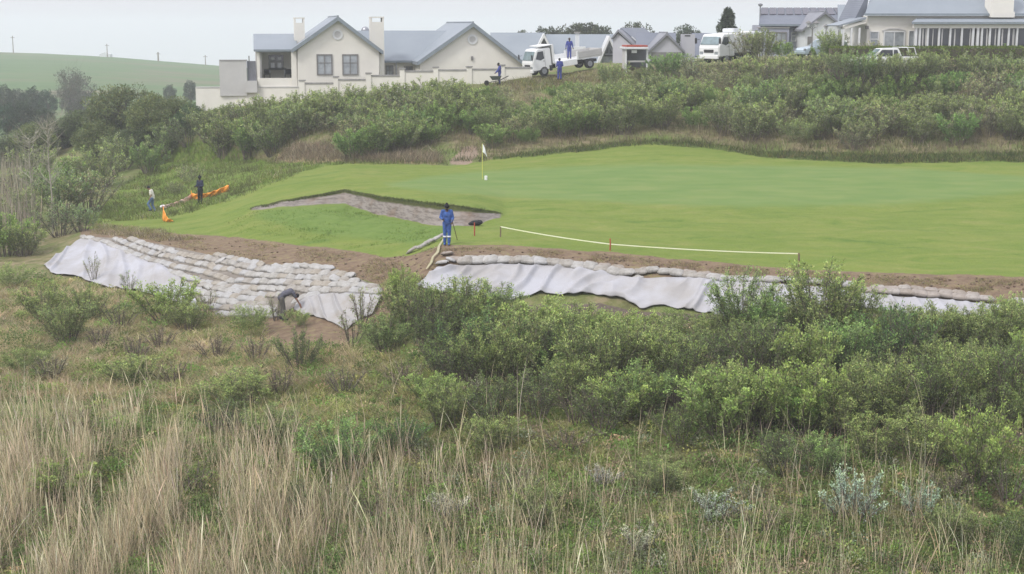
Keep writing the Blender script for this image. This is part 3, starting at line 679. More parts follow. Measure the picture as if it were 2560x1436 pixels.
# veranda furniture
f = House('patio_table', 690, 196, 118.8, 8, 'dark patio table standing on the veranda of the gabled house', 'table')
f.box('tabletop', M['black'], 672, 716, 172, 175, 0, 1.0)
for a in (675, 712):
    for y in (.1, .8): f.box('leg', M['metal'], a-1, a+1, 175, 200, y, y+.07)
for i, (a, lb) in enumerate(((668, 'dark patio chair at the left end of the veranda table'), (720, 'dark patio chair at the right end of the veranda table'))):
    f = House('patio_chair', a, 196, 118.6, 8, lb, 'chair'); f.root['group'] = 'chairs on the veranda'
    f.box('seat', M['blackc'], a-8, a+8, 184, 187, 0, .5); f.box('backrest', M['blackc'], a-8, a+8, 173, 184, .45, .52)
    for u in (a-7, a+7):
        for y in (.03, .42): f.box('leg', M['blackc'], u-.8, u+.8, 187, 199, y, y+.05)

# --- long roofed house behind the truck
h = House('long_house', 1440, 150, 150, 0, 'long low house with a pale blue-grey roof and white A-frame gables behind the flatbed truck')
h.slope(M['roof'], 1222, 1362, 82, 5, 160, 0, x0r=1226); h.slope(M['roof'], 1364, 1560, 86, 5.4, 165, .3, x1r=1535)
h.box('wall', M['wall_white'], 1228, 1560, 165, 240, .8, 4.8)
for a, b, t in ((1360, 84, 0), (1524, 90, 1)):
    hw = 34 if not t else 36; hh_ = 66 if not t else 80
    P, A, B = h.L(a, b, -1), h.L(a-hw, b+hh_, -1), h.L(a+hw, b+hh_, -1); th = .22
    q = MB(); q.prism([P, A, (A[0]+th*1.2, A[1]), (P[0], P[1]-th*2)], -1.0, 4).prism([P, (P[0], P[1]-th*2), (B[0]-th*1.2, B[1]), B], -1.0, 4)
    o = q.build('a_frame', M['frame_w'], h.root)
    q = MB().prism([(P[0], P[1]-th*2), (A[0]+th*1.2, A[1]), (B[0]-th*1.2, B[1])], -.3, 4); q.build('glazing', M['roof_mid'] if not t else M['glass'], o)
    if t: h.box('window', M['glass_dark'], 1511, 1535, 138, 141.5, -.45, -.3, o); h.poly('window', M['glass_dark'], [(1516,128),(1521,118),(1521,134),(1514,134)], -.45, -.3, o); h.poly('window', M['glass_dark'], [(1524,118),(1532,134),(1524,134)], -.45, -.3, o)
h.chimney(1439, 1448, 84, 118, 1.5, 2.2, M['wall_white'], slot=False); h.box('chimney_cap', M['coping'], 1436, 1451, 80, 84, 1.4, 2.3)
h.box('water_tank_screen', M['wall_white'], 1425, 1464, 117, 150, -1.5, -.6)

# --- grey house right of it
h = House('grey_house', 1650, 150, 138, 0, 'grey-roofed house with a pale lilac front gable and a broad blank chimney wall')
h.slope(M['roof_dark'], 1590, 1690, 82, 7, 135, 3); h.slope(M['roof_dark'], 1730, 1862, 83, 7, 140, 3)
h.poly('wall', M['wall_lilac'], [(1624,172),(1624,128),(1668,90),(1706,124),(1706,172)], 0, 6)
h.gable_roof(M['roof_mid'], (1668, 82), (1619, 128), (1713, 128), -.3, 7, t=.22)
h.box('garage_door', M['frame'], 1628, 1702, 131, 170, -.05, 0)
h.box('chimney', M['wall_lilac'], 1704, 1737, 86, 175, 0.5, 1.6); h.box('chimney_slot', M['black'], 1712, 1726, 88.5, 91.5, .48, .5)
h = House('dark_roofed_house', 1570, 150, 144, -22, 'house with steep dark grey twin roofs rising between the white A-frame and the kiosk')
h.poly('wall', M['wall_lilac'], [(1532,165),(1532,100),(1545,84),(1600,130),(1600,165)], 0, 7)
h.poly('roof', M['roof_mid'], [(1545,74),(1528,95),(1528,99),(1545,80),(1596,126),(1596,120)], -.3, 3.5)
h.poly('roof', M['roof_dark'], [(1552,70),(1548,76),(1606,122),(1612,118)], 1.0, 9)
h.poly('skylight', M['wall_white'], [(1580,92),(1577,92),(1592,106),(1596,106)], .9, 1.0)

# --- blue-grey house with solar panels and its white gable
h = House('solar_panel_house', 1960, 115, 128, 3, 'blue-grey house with a dark roof and a row of solar panels under the ridge')
o, (a, b, c, d, ze, zr) = h.slope(M['roof_dark'], 1897, 2140, 20, 4.2, 61, 0, x0r=1903)
for i in range(12):
    u0 = i/12+.008; u1 = (i+1)/12-.008
    def rp(u, v, up=.07): return (c+(d-c)*u*(1)+(a-c)*(1-v)*(1-u), 4.2*v, ze+(zr-ze)*v+up)
    q = MB().slab([rp(u0, .56), rp(u1, .56), rp(u1, .97), rp(u0, .97)], .05); q.build('solar_panel', M['pv'], h.root)
h.box('wall', M['wall_blue'], 1900, 2012, 63, 140, .6, 4)
h.box('wall', M['wall_blue'], 1900, 1972, 71, 140, -.3, .6); h.box('lintel', M['coping'], 1898, 1974, 68.5, 71, -.4, .6)
h.window(1915, 1966, 80, 112, -.3, M['frame'], M['glass'], nx=4, ny=1); h.window(1978, 1990, 80, 104, .6, M['frame_w'], M['glass'], nx=1, ny=2, fw=.07)
h.window(1994, 2003, 80, 104, .6, M['frame_w'], M['glass'], nx=1, ny=2, fw=.07)
x, z = h.L(1900, 45, 2); MB().tube([(x, 2, z-1), (x, 2, z+1.0)], .07, 8).lathe((x, 2, z+1.0), [(.07, 0), (.2, .08), (.22, .2), (.05, .3)]).build('flue_pipe', M['metal'], h.root)
h = House('white_gable_house', 2060, 120, 126, 4, 'white house with a steep front gable behind the double street lamp')
h.poly('wall', M['wall_white'], [(2012,140),(2012,72),(2064,36),(2104,64),(2104,140)], 0, 8)
h.gable_roof(M['roof_mid'], (2064, 29), (2006, 74), (2112, 68), -.3, 8, t=.18)
h.slope(M['roof'], 2094, 2160, 12, 6, 66, 2)
h.box('door', M['frame'], 2019, 2029, 92, 112, -.05, 0)

# --- big villa at the right
h = House('villa', 2350, 125, 113, 3.5, 'large cream villa with a pale grey roof, chimney and glazed veranda at the right')
h.slope(M['roof'], 2163, 2900, -75, 6.5, 34, 0, x0r=2200)
h.box('fascia', M['roof_trim'], 2162, 2700, 34, 39.5, -.02, .1)
h.box('wall', M['wall'], 2166, 2700, 40, 175, .35, 7)
h.poly('gable_roof_side', M['roof_dark'], [(2166,-10),(2172,-10),(2166,34),(2139,52),(2136,50)], 1.5, 6)
h.window(2175, 2195, 79, 125, .35, M['frame_w'], M['glass'], nx=1, ny=2, fw=.06)
o = h.window(2209, 2261, 78, 125, .35, M['frame_w'], M['glass'], nx=2, ny=1, fw=.1)
h.poly('arch_moulding', M['wall_grey'], [(2206,80),(2206,76),(2222,71),(2248,71),(2264,76),(2264,80),(2248,74),(2222,74)], .27, .35)
h.window(2272, 2284, 77, 125, .35, M['frame_w'], M['glass'], nx=1, ny=1, fw=.05)
h.slope(M['roof'], 2279, 2750, 46, .33, 55, -2.6, x0r=2292, t=.1)
h.box('veranda_beam', M['wall'], 2284, 2700, 59, 71, -2.45, -2.25)
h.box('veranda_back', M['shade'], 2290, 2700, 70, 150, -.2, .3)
xs = [2290,2299,2319,2347,2375,2404,2432,2444,2454,2474,2497,2521,2542]
for i, x in enumerate(xs):
    wdt = 4.2 if i not in (6, 7) else 5.5
    h.box('column', M['frame_w'], x-wdt/2, x+wdt/2, 71, 150, -2.45, -2.2)
for i in range(len(xs)-1):
    if xs[i+1]-xs[i] > 14:
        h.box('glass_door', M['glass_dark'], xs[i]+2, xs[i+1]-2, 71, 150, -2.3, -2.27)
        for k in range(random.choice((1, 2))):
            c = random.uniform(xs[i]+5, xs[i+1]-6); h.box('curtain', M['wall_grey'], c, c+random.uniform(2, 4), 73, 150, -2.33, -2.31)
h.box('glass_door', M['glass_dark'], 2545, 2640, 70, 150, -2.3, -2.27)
h.chimney(2482, 2533, -60, 43, -.3, 1.0, M['wall'], slot=False); h.box('chimney_foot', M['wall'], 2479, 2537, 30, 44, -.36, 1.0)
h.poly('porch_roof', M['roof'], [(2093,64),(2098,66),(2166,49),(2166,43)], -.5, 3.0)
h.poly('porch_beam', M['wall'], [(2107,68),(2107,74),(2166,58),(2166,51)], -.4, -.2)
for x in (2108, 2128, 2148): h.box('porch_post', M['frame_w'], x-2, x+2, 70, 150, -.4, -.2)
h.box('wall_lamp', M['frame'], 2165, 2172, 65, 73, .15, .35)

# ------------------------------------------------------------------ people (built from joints, fused into one body surface)
def capsules(segs, k=12):
    q = MB()
    for a, b, ra, rb in segs:
        a, b = Vector(a), Vector(b); d = b-a; n_ = max(2, int(d.length/.04)); 
        q.ball(a, ra, k, 8); q.ball(b, rb, k, 8)
        if d.length > 1e-3: q.tube([a+d*(i/n_) for i in range(n_+1)], [ra+(rb-ra)*i/n_ for i in range(n_+1)], k)
    return q
def fused(name, q, m, vox, parent, smooth=3):
    me = q.mesh(name+'_raw', m); o = bpy.data.objects.new('tmp', me); COL.objects.link(o)
    r_ = o.modifiers.new('r', 'REMESH'); r_.mode = 'VOXEL'; r_.voxel_size = vox
    s_ = o.modifiers.new('s', 'SMOOTH'); s_.factor = .5; s_.iterations = smooth
    dg = bpy.context.evaluated_depsgraph_get(); me2 = bpy.data.meshes.new_from_object(o.evaluated_get(dg)); bpy.data.objects.remove(o); bpy.data.meshes.remove(me)
    me2.name = name; me2.polygons.foreach_set('use_smooth', [True]*len(me2.polygons)); 
    if not me2.materials: me2.materials.append(m)
    return link(name, me2, parent)
def lerp(a, b, t): return Vector(a).lerp(Vector(b), t)
def person(loc, yaw, J, label, skin, top, trousers, boots, hat=None, hatmat=None, extra=None, sleeves=1.0, group=None, band=False, scale=1.0):
    """J: joints in metres, x to the person's right, y forward, z up"""
    r_ = empty('person', loc, (0, 0, yaw)); r_.scale = (scale,)*3; tag(r_, label, 'person', group)
    D = dict(head=(0, .02, 1.62), neck=(0, -.01, 1.47), chest=(0, 0, 1.28), waist=(0, 0, 1.06), pelvis=(0, 0, .94),
             shR=(.18, 0, 1.42), shL=(-.18, 0, 1.42), elR=(.25, -.02, 1.14), elL=(-.25, -.02, 1.14), wrR=(.26, .08, .90), wrL=(-.26, .08, .90),
             hiR=(.09, 0, .92), hiL=(-.09, 0, .92), knR=(.10, .03, .50), knL=(-.10, .03, .50), anR=(.11, 0, .09), anL=(-.11, 0, .09), face=(0, 1, 0)); D.update(J)
    v = {k: Vector(p) for k, p in D.items()}
    fdir = v['face'].normalized(); hd = v['head']; upv = (hd-v['neck']).normalized()
    side = fdir.cross(upv).normalized(); 
    segs = [(v['neck'], hd+upv*-.04, .052, .055), (v['neck'], v['chest'], .07, .13), (v['chest']+side*.06, v['waist']+side*.05, .105, .10), (v['chest']-side*.06, v['waist']-side*.05, .105, .10), (v['waist'], v['pelvis'], .12, .125),
            (hd+upv*.02, hd+upv*.05, .088, .085), (hd+fdir*.02-upv*.03, hd+fdir*.035-upv*.075, .07, .05), (hd+fdir*.085+upv*.01, hd+fdir*.105-upv*.025, .012, .017)]
    for s in 'RL':
        segs += [(v['neck']-upv*.03, v['sh'+s], .06, .062), (v['sh'+s], v['el'+s], .052, .040), (v['el'+s], v['wr'+s], .040, .027),
                 (v['hi'+s], v['kn'+s], .088, .058), (v['kn'+s], v['an'+s], .056, .038), (v['an'+s]+Vector((0, -.03, -.03)), v['an'+s]+Vector((0, .16, -.055)), .04, .032)]
        ear = side*(.083 if s == 'R' else -.083); segs.append((hd+ear+upv*.015, hd+ear-upv*.02, .016, .013))
        a = (v['wr'+s]-v['el'+s]).normalized(); w0 = v['wr'+s]; sid = a.cross(fdir)
        if sid.length < .1: sid = a.cross(Vector((1, 0, 0)))
        sid.normalize(); palm = w0+a*.075; segs += [(w0, palm, .024, .024), (w0+sid*.018, palm+sid*.024, .018, .017), (w0-sid*.018, palm-sid*.024, .018, .017)]
        curl = sid.cross(a); curl = curl if curl.dot(fdir) > 0 else -curl
        for k, (of, ln) in enumerate(((-.033, .060), (-.011, .072), (.011, .066), (.032, .052))):
            b0 = palm+sid*of; b1 = b0+a*ln*.6+curl*.010; b2 = b1+a*ln*.35+curl*.030; segs += [(b0, b1, .0105, .0095), (b1, b2, .0095, .0085)]
        t0 = w0+a*.02-sid*.025; t1 = t0-sid*.028+a*.028+curl*.01; t2 = t1+a*.03+curl*.018; segs += [(t0, t1, .012, .011), (t1, t2, .011, .009)]
    body = fused('body', capsules(segs), skin, .0115, r_)
    eye = MB()
    for s in (-1, 1): eye.ball(hd+fdir*.083+side*.032*s+upv*.02, .011, 8, 6)
    eye.build('eyes', M['black'], body); MB().tube([hd+fdir*.083+side*-.022-upv*.052, hd+fdir*.09-upv*.055, hd+fdir*.083+side*.022-upv*.052], .006, 6).build('mouth', M['boot'], body)
    t_ = [(v['neck']-upv*.05, v['chest'], .085, .15), (v['chest']+side*.07, v['waist']+side*.06, .125, .118), (v['chest']-side*.07, v['waist']-side*.06, .125, .118), (v['waist'], v['pelvis'], .14, .142), (v['pelvis']+side*.05, v['pelvis']-side*.05, .125, .125)]
    for s in 'RL':
        t_ += [(v['neck']-upv*.05, v['sh'+s], .07, .077), (v['sh'+s], lerp(v['sh'+s], v['el'+s], min(1, sleeves*2)), .074, .062)]
        if sleeves > .5: t_.append((v['el'+s], lerp(v['el'+s], v['wr'+s], .93), .060, .045))
    fused('jacket' if sleeves > .5 else 'shirt', capsules(t_), top, .017, r_)
    t_ = [(v['pelvis']+Vector((0, 0, .04)), v['pelvis'], .128, .132)]
    for s in 'RL': t_ += [(v['pelvis'], v['hi'+s], .12, .105), (v['hi'+s], v['kn'+s], .108, .079), (v['kn'+s], lerp(v['kn'+s], v['an'+s], .93), .078, .07)]
    fused('trousers', capsules(t_), trousers, .017, r_)
    for s in 'RL':
        a = v['an'+s]; fused('boot', capsules([(a+Vector((0, 0, .04)), a+Vector((0, -.02, -.03)), .055, .055), (a+Vector((0, -.03, -.035)), a+Vector((0, .18, -.05)), .05, .042)]), boots, .014, r_)
        if band: p = lerp(v['kn'+s], v['an'+s], .28); q_ = lerp(v['kn'+s], v['an'+s], .44); MB().tube([p, q_], .086, 14).build('reflective_band', M['reflect'], r_, smooth=True)
    if hat == 'cap': q = MB().ball(hd+upv*.055-fdir*.005, (.104, .104, .075), 16, 10).tube([hd+upv*.055+fdir*.07, hd+upv*.045+fdir*.17], [.06, .045], 10); q.build('cap', hatmat, r_, smooth=True)
    elif hat == 'beanie': q = MB().ball(hd+upv*.05-fdir*.012, (.108, .108, .11), 16, 10).ball(hd+upv*.165-fdir*.02, .05, 10, 8); q.build('beanie', hatmat, r_, smooth=True)
    else: q = MB().ball(hd+upv*.045-fdir*.022, (.099, .099, .095), 16, 10); q.build('hair', M['blackc'], r_, smooth=True)
    if extra: extra(r_, v)
    return r_
# man in blue with a stick, looking down, on the edge of the lawn
def stick(r_, v): pass
p = G(1118, 612)
person(p, R(178), dict(head=(0, .06, 1.60), face=(.25, 1, -.45), elR=(.27, .02, 1.16), wrR=(.16, .22, 1.10), elL=(-.25, .0, 1.14), wrL=(-.22, .20, .98), knR=(.09, .02, .5), knL=(-.09, .03, .5), anR=(.10, 0, .09), anL=(-.08, .04, .09)),
       'man in blue overalls and black bobble hat leaning on a stick at the lawn edge', M['skin'], M['blue'], M['blue'], M['blue'], hat='beanie', hatmat=M['blackc'], band=True, scale=1.02)
wr = p + Vector((.24, -.20, 1.0)); e = G(1143, 600) + Vector((.0, 0, 0))
o = MB().tube([Vector((0, 0, 0)), (wr-e)*.5+Vector((.01, 0, 0)), (wr-e)*1.12], .016, 7).build('walking_stick', M['wood'], None, loc=e); tag(o, 'thin wooden stick held by the man in blue overalls', 'stick')
# dark figure with a cap by the orange netting
person(G(502, 510), R(150), dict(wrR=(.20, .22, 1.10), wrL=(-.1, .26, 1.10), elR=(.25, .0, 1.14), elL=(-.24, .02, 1.14), face=(0, 1, -.1), anR=(.15, 0, .09), anL=(-.13, .05, .09), knR=(.12, .02, .5)),
       'man in dark navy jacket, black trousers and beanie standing by the orange netting', M['skin'], M['navy'], M['blackc'], M['boot'], hat='beanie', hatmat=M['blackc'])
# man in white shirt walking down to the left
person(G(383, 532), R(90), dict(head=(0, .22, 1.56), face=(0, 1, -.55), neck=(0, .12, 1.44), chest=(0, .06, 1.26), shR=(.18, .08, 1.40), shL=(-.18, .08, 1.40), elR=(.24, 0, 1.14), elL=(-.24, .02, 1.14), wrR=(.24, -.02, .9), wrL=(-.24, .12, .92),
       knL=(-.09, .28, .56), anL=(-.10, .10, .20), knR=(.09, .06, .5), anR=(.10, -.12, .10)),
       'man in cream T-shirt and blue jeans walking downhill at the left', M['skin2'], M['cream'], M['denim'], M['boot'], sleeves=.35)
# man bending over the white sheet
person(G(707, 803, .05), R(-68), dict(head=(0, .62, 1.02), face=(0, .35, -1), neck=(0, .50, 1.13), chest=(0, .36, 1.20), waist=(0, .12, 1.12), pelvis=(0, -.06, .98), shR=(.18, .46, 1.15), shL=(-.18, .46, 1.15),
       elR=(.22, .58, .88), elL=(-.20, .62, .86), wrR=(.16, .72, .62), wrL=(-.12, .80, .60), hiR=(.10, -.04, .94), hiL=(-.10, -.04, .94), knR=(.11, .04, .50), knL=(-.11, .02, .5), anR=(.13, 0, .09), anL=(-.13, -.04, .09)),
       'man in charcoal shirt bending over to pull the white sheet', M['skin2'], M['greyt'], M['khaki'], M['boot'], sleeves=.3)
# man by the garden wall
q_ = W(1249, 212, 115.2); person(Vector(q_), R(95), dict(head=(0, .08, 1.6), face=(0, 1, -.4), wrR=(.24, .30, .95), wrL=(-.24, .30, .95), elR=(.26, .1, 1.16), elL=(-.26, .1, 1.16)),
       'man in royal blue overalls pushing a wheelbarrow along the garden wall', M['skin'], M['blue2'], M['blue2'], M['boot'])

# ------------------------------------------------------------------ vehicles (local x forward, y left, z up)
def wheel(parent, x, y, r_, wd):
    o = empty('wheel', (x, y, r_)); o.parent = parent
    q = MB().tube([(0, -wd/2, 0), (0, -wd*.42, 0), (0, wd*.42, 0), (0, wd/2, 0)], [r_*.9, r_, r_, r_*.9], 24); q.build('tyre', M['black'], o, smooth=False)
    q = MB().tube([(0, -wd/2-.012, 0), (0, wd/2+.012, 0)], r_*.56, 16); q.build('rim', M['metal'], o)
def cab(root, wh=2.0, h0=.45, h1=2.2, ln=1.75, x1=0.0, roofbox=False):
    hw = wh/2; prof = [(x1, h0), (x1, h0+.72), (x1-.06, h0+.80), (x1-.42, h1-.1), (x1-.55, h1), (x1-ln+.1, h1+.02), (x1-ln, h1-.06), (x1-ln, h0)]
    c = MB().prism(prof, -hw, hw); cabo = c.build('cab', M['white_paint'], root, bevel=.05)
    a, b = Vector((x1-.075, 0, h0+.86)), Vector((x1-.395, 0, h1-.17)); o = Vector((.035, 0, .015))
    q = MB().poly([a+o+Vector((0, -hw+.1, 0)), a+o+Vector((0, hw-.1, 0)), b+o+Vector((0, hw-.13, 0)), b+o+Vector((0, -hw+.13, 0))]).poly([a-o+Vector((0, -hw+.1, 0)), a-o+Vector((0, hw-.1, 0)), b-o+Vector((0, hw-.13, 0)), b-o+Vector((0, -hw+.13, 0))]); q.build('windscreen', M['winds'], root)
    for s in (-1, 1):
        y = s*(hw+.012); d = MB().prism([(x1-.32, h0+.95), (x1-.55, h1-.2), (x1-1.05, h1-.2), (x1-1.10, h0+.92), (x1-.75, h0+.80)], min(y, y-s*.02), max(y, y-s*.02)); d.build('side_window', M['glass_dark'], root)
        MB().box(x1-1.16, x1-1.145, min(y, y-s*.015), max(y, y-s*.015), h0+.1, h1-.15).box(x1-1.12, x1-.98, min(y, y+s*.02), max(y, y+s*.02), h0+.70, h0+.74).build('door_seam', M['frame'], root)
        MB().box(x1-.03, x1+.02, s*(hw-.42) if s > 0 else -hw+.08, s*(hw-.08) if s > 0 else -hw+.42, h0+.18, h0+.38).build('headlight', M['glass'], root, bevel=.01)
        q = MB().tube([(x1-.1, s*hw, h0+1.25), (x1+.12, s*(hw+.18), h0+1.2)], .015, 6).box(x1+.08, x1+.14, s*(hw+.18)-.08, s*(hw+.18)+.08, h0+.95, h0+1.35); q.build('mirror', M['black'], root)
    MB().box(x1-.02, x1+.03, -hw+.5, hw-.5, h0+.30, h0+.52).build('grille', M['black'], root)
    MB().box(x1-.05, x1+.10, -hw+.02, hw-.02, h0-.14, h0+.12).build('bumper', M['white_paint'], root, bevel=.03)
    return cabo
M['winds'] = glassmat('windscreen_glass', (.20, .27, .29), .05)
def vehicle(name, px, py, d, yaw, pitch, label, cat, sc=1.0):
    r_ = empty(name, Vector(W(px, py, d))); r_.rotation_euler = (0, R(pitch), R(yaw)); r_.scale = (sc,)*3; tag(r_, label, cat); return r_
# flatbed truck, its nose to the left and turned a little to the viewer; origin under the front bumper
tr = vehicle('flatbed_truck', 1322, 194, 118.3, 180+27, 7.5, 'white flatbed truck with cab, headboard and dropside body standing on the crest', 'truck')
cab(tr, 1.95, .5, 2.22, 1.75)
MB().box(-6.3, -1.7, -.42, .42, .45, .68).build('chassis', M['black'], tr)
MB().box(-6.5, -1.95, -1.02, 1.02, .86, .98).build('load_bed', M['white_paint'], tr)
MB().box(-2.0, -1.88, -1.02, 1.02, .98, 2.45).box(-1.88, -.9, -1.0, 1.0, 2.38, 2.45).box(-2.02, -1.86, -1.05, -.95, .9, 2.47).box(-2.02, -1.86, .95, 1.05, .9, 2.47).build('headboard', M['white_paint'], tr, bevel=.015)
for s in (-1, 1):
    y = s*1.04; MB().box(-4.1, -2.05, y-.025, y+.025, .52 if s > 0 else .98, .95 if s > 0 else 1.4).build('dropside', M['white_paint'], tr)
    q = MB().box(-6.5, -4.25, y-.025, y+.025, .98, 1.52)
    for k in range(3): q.box(-6.5, -4.25, y-.04, y+.04, 1.06+k*.17, 1.09+k*.17)
    q.build('dropside', M['wall_grey'], tr)
    MB().box(-4.24, -4.11, y-.05, y+.05, .9, 1.6).build('side_post', M['white_paint'], tr)
    wheel(tr, -1.0, s*.85, .40, .25); wheel(tr, -5.3, s*.85, .40, .34)
    MB().box(-1.75, -1.5, s*.98-.02, s*.98+.02, .35, .8).build('mudguard', M['black'], tr)
MB().box(-6.56, -6.5, -1.02, 1.02, .98, 1.52).build('tailboard', M['wall_grey'], tr)
tr.rotation_mode = 'ZYX' if False else 'XYZ'
bed = tr.matrix_basis
# man standing on the truck bed; man beside it
def on_truck(x, y, z): return Matrix.LocRotScale(tr.location, tr.rotation_euler, (1, 1, 1)) @ Vector((x, y, z))
person(on_truck(-3.9, .1, .98), R(185), dict(elR=(.27, .02, 1.16), elL=(-.27, .02, 1.16), wrR=(.3, .06, .92), wrL=(-.3, .06, .92)), 'man in royal blue overalls standing up on the flatbed truck', M['skin'], M['blue2'], M['blue2'], M['boot'], scale=.98)
person(Vector(W(1399, 200, 116.2)), R(10), dict(head=(0, .06, 1.6), wrR=(.2, .25, 1.05), wrL=(-.2, .25, 1.05)), 'man in royal blue overalls standing behind the truck cab on the ground', M['skin'], M['blue2'], M['blue2'], M['boot'])
# wheelbarrow
wb = empty('wheelbarrow', Vector(W(1240, 214, 115))); wb.rotation_euler = (0, 0, R(185)); tag(wb, 'dark green wheelbarrow pushed by the man at the garden wall', 'wheelbarrow')
M['dkgreen'] = mat('dark_green_paint', (.07, .09, .07), (.05, .06, .05), rough=.6)
MB().add([(-.3,-.25,.45),(.3,-.2,.42),(.3,.2,.42),(-.3,.25,.45),(-.42,-.33,.75),(.5,-.3,.72),(.5,.3,.72),(-.42,.33,.75)], [(0,1,2,3),(0,4,5,1),(1,5,6,2),(2,6,7,3),(3,7,4,0),(4,0,3,7)]).build('tray', M['dkgreen'], wb)
MB().tube([(.75,0,.2),(-.3,-.25,.4),(-1.0,-.28,.75)], .02, 6).tube([(.75,0,.2),(-.3,.25,.4),(-1.0,.28,.75)], .02, 6).tube([(-.2,-.22,.42),(-.35,-.22,0)], .018, 6).tube([(-.2,.22,.42),(-.35,.22,0)], .018, 6).build('frame', M['black'], wb)
MB().tube([(.75,-.05,.2),(.75,.05,.2)], .2, 18).build('wheel', M['black'], wb)
# second light truck
t2 = vehicle('box_truck', 1772, 160, 117.5, 180+42, 2, 'white light truck with a canopy body half hidden by the bushes near the pine', 'truck', 1.12)
cab(t2, 1.9, .5, 2.1, 1.8)
MB().box(-5.0, -1.95, -.95, .95, .7, 2.15).build('canopy_body', M['cream_body'] if 'cream_body' in M else M['white_paint'], t2, bevel=.08)
MB().box(-2.9, -2.2, -.6, .5, 2.15, 2.45).build('roof_box', M['wall_white'], t2, bevel=.05)
MB().box(-3.6, -2.9, .955, .97, 1.2, 1.9).build('side_window', M['glass'], t2)
MB().box(-4.8, -1.7, -.4, .4, .4, .69).build('chassis', M['black'], t2)
for s in (-1, 1): wheel(t2, -.9, s*.82, .38, .24); wheel(t2, -4.1, s*.82, .38, .3)
# pickups and cars: body from a side profile plus a narrower glasshouse
def car(px, py, d, yaw, label, paint, kind='car', sc=1.0, name='parked_car'):
    r_ = vehicle(name, px, py, d, yaw, 0, label, 'car' if kind == 'car' else 'pickup', sc)
    if kind == 'car':
        low = [(2.1, .3), (2.15, .62), (1.9, .82), (1.0, .95), (-1.9, 1.0), (-2.1, .9), (-2.12, .35)]; top = [(.95, .93), (.25, 1.5), (-1.2, 1.56), (-1.95, 1.0)]
    else:
        low = [(2.5, .45), (2.55, .85), (2.35, 1.02), (1.3, 1.12), (-2.5, 1.15), (-2.5, .5)]; top = [(1.2, 1.1), (.55, 1.72), (-.7, 1.76), (-1.0, 1.13)]
    MB().prism(low, -.88, .88).build('body', paint, r_, bevel=.06)
    MB().prism(top, -.76, .76).build('cabin', paint, r_, bevel=.05)
    for s in (-1, 1):
        y = s*.765; a = min(y, y+s*.012), max(y, y+s*.012); x = [p[0] for p in top]; z0 = top[0][1]+.06; z1 = top[1][1]-.10
        MB().prism([(x[0]-.22, z0), (x[1]+.0, z1), (-.25, z1), (-.28, z0)], *a).build('front_window', M['glass_dark'], r_); MB().prism([(-.36, z0), (-.34, z1), (x[2]+.1, z1), (x[3]+.22, z0)], *a).build('rear_window', M['glass_dark'], r_)
        wheel(r_, 1.45, s*.78, .36, .24); wheel(r_, -1.5, s*.78, .36, .24)
        MB().box(2.05 if kind == 'car' else 2.45, 2.14 if kind == 'car' else 2.55, s*.75-.12, s*.75+.12, .66, .8).build('headlight', M['glass'], r_)
    n0 = Vector((.012, 0, .02)); p0, p1 = Vector((top[0][0], 0, top[0][1])), Vector((top[1][0], 0, top[1][1])); a, b = p0.lerp(p1, .1)+n0, p0.lerp(p1, .9)+n0
    MB().poly([a+Vector((0, -.66, 0)), a+Vector((0, .66, 0)), b+Vector((0, .62, 0)), b+Vector((0, -.62, 0))]).build('windscreen', M['winds'], r_)
    if kind != 'car': MB().box(-2.45, -1.05, -.80, .80, 1.15, 1.2).build('load_cover', M['black'], r_); MB().tube([(-.75, -.7, 1.79), (-1.9, -.72, 1.79)], .03, 6).tube([(-.75, .7, 1.79), (-1.9, .72, 1.79)], .03, 6).tube([(-1.9, -.72, 1.79), (-2.1, -.72, 1.2)], .03, 6).tube([(-1.9, .72, 1.79), (-2.1, .72, 1.2)], .03, 6).build('roll_bar', M['white_paint'], r_)
    return r_
M['silver'] = mat('silver_blue_paint', (.42, .50, .56), (.36, .44, .5), rough=.25, spec=.6)
M['teal'] = mat('pale_green_paint', (.30, .42, .42), (.26, .36, .37), rough=.25, spec=.6)
car(2212, 180, 107, 185, 'white double-cab pickup parked behind the shrubs below the clipped hedge', M['white_paint'], 'pickup', name='parked_pickup')
car(2055, 146, 117, 200, 'silver-blue car parked behind the bushes left of the porch', M['silver'])
car(2108, 150, 119, 215, 'pale green car parked beside the villa porch', M['teal'])

# kiosk with red canopy edge
k = House('kiosk', 1592, 175, 118.5, 6, 'small white-framed open kiosk with a red roof edge and dark inside', 'kiosk')
k.box('roof', M['frame_w'], 1562, 1622, 118, 124, -.3, 2.2, bevel=.04); k.box('roof_edge', M['stake_red'], 1567, 1620, 113.5, 118, -.2, 2.1, bevel=.03)
for x in (1565, 1618):
    for y in (0, 1.9): k.box('post', M['frame_w'], x-2, x+2, 124, 185, y, y+.12)
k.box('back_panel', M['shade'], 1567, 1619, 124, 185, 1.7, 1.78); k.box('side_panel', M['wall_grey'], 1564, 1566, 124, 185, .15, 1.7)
k.box('notice', M['white_paint'], 1579, 1592, 126, 133, .02, .05); k.box('counter', M['wall_grey'], 1569, 1616, 152, 156, .2, .8)

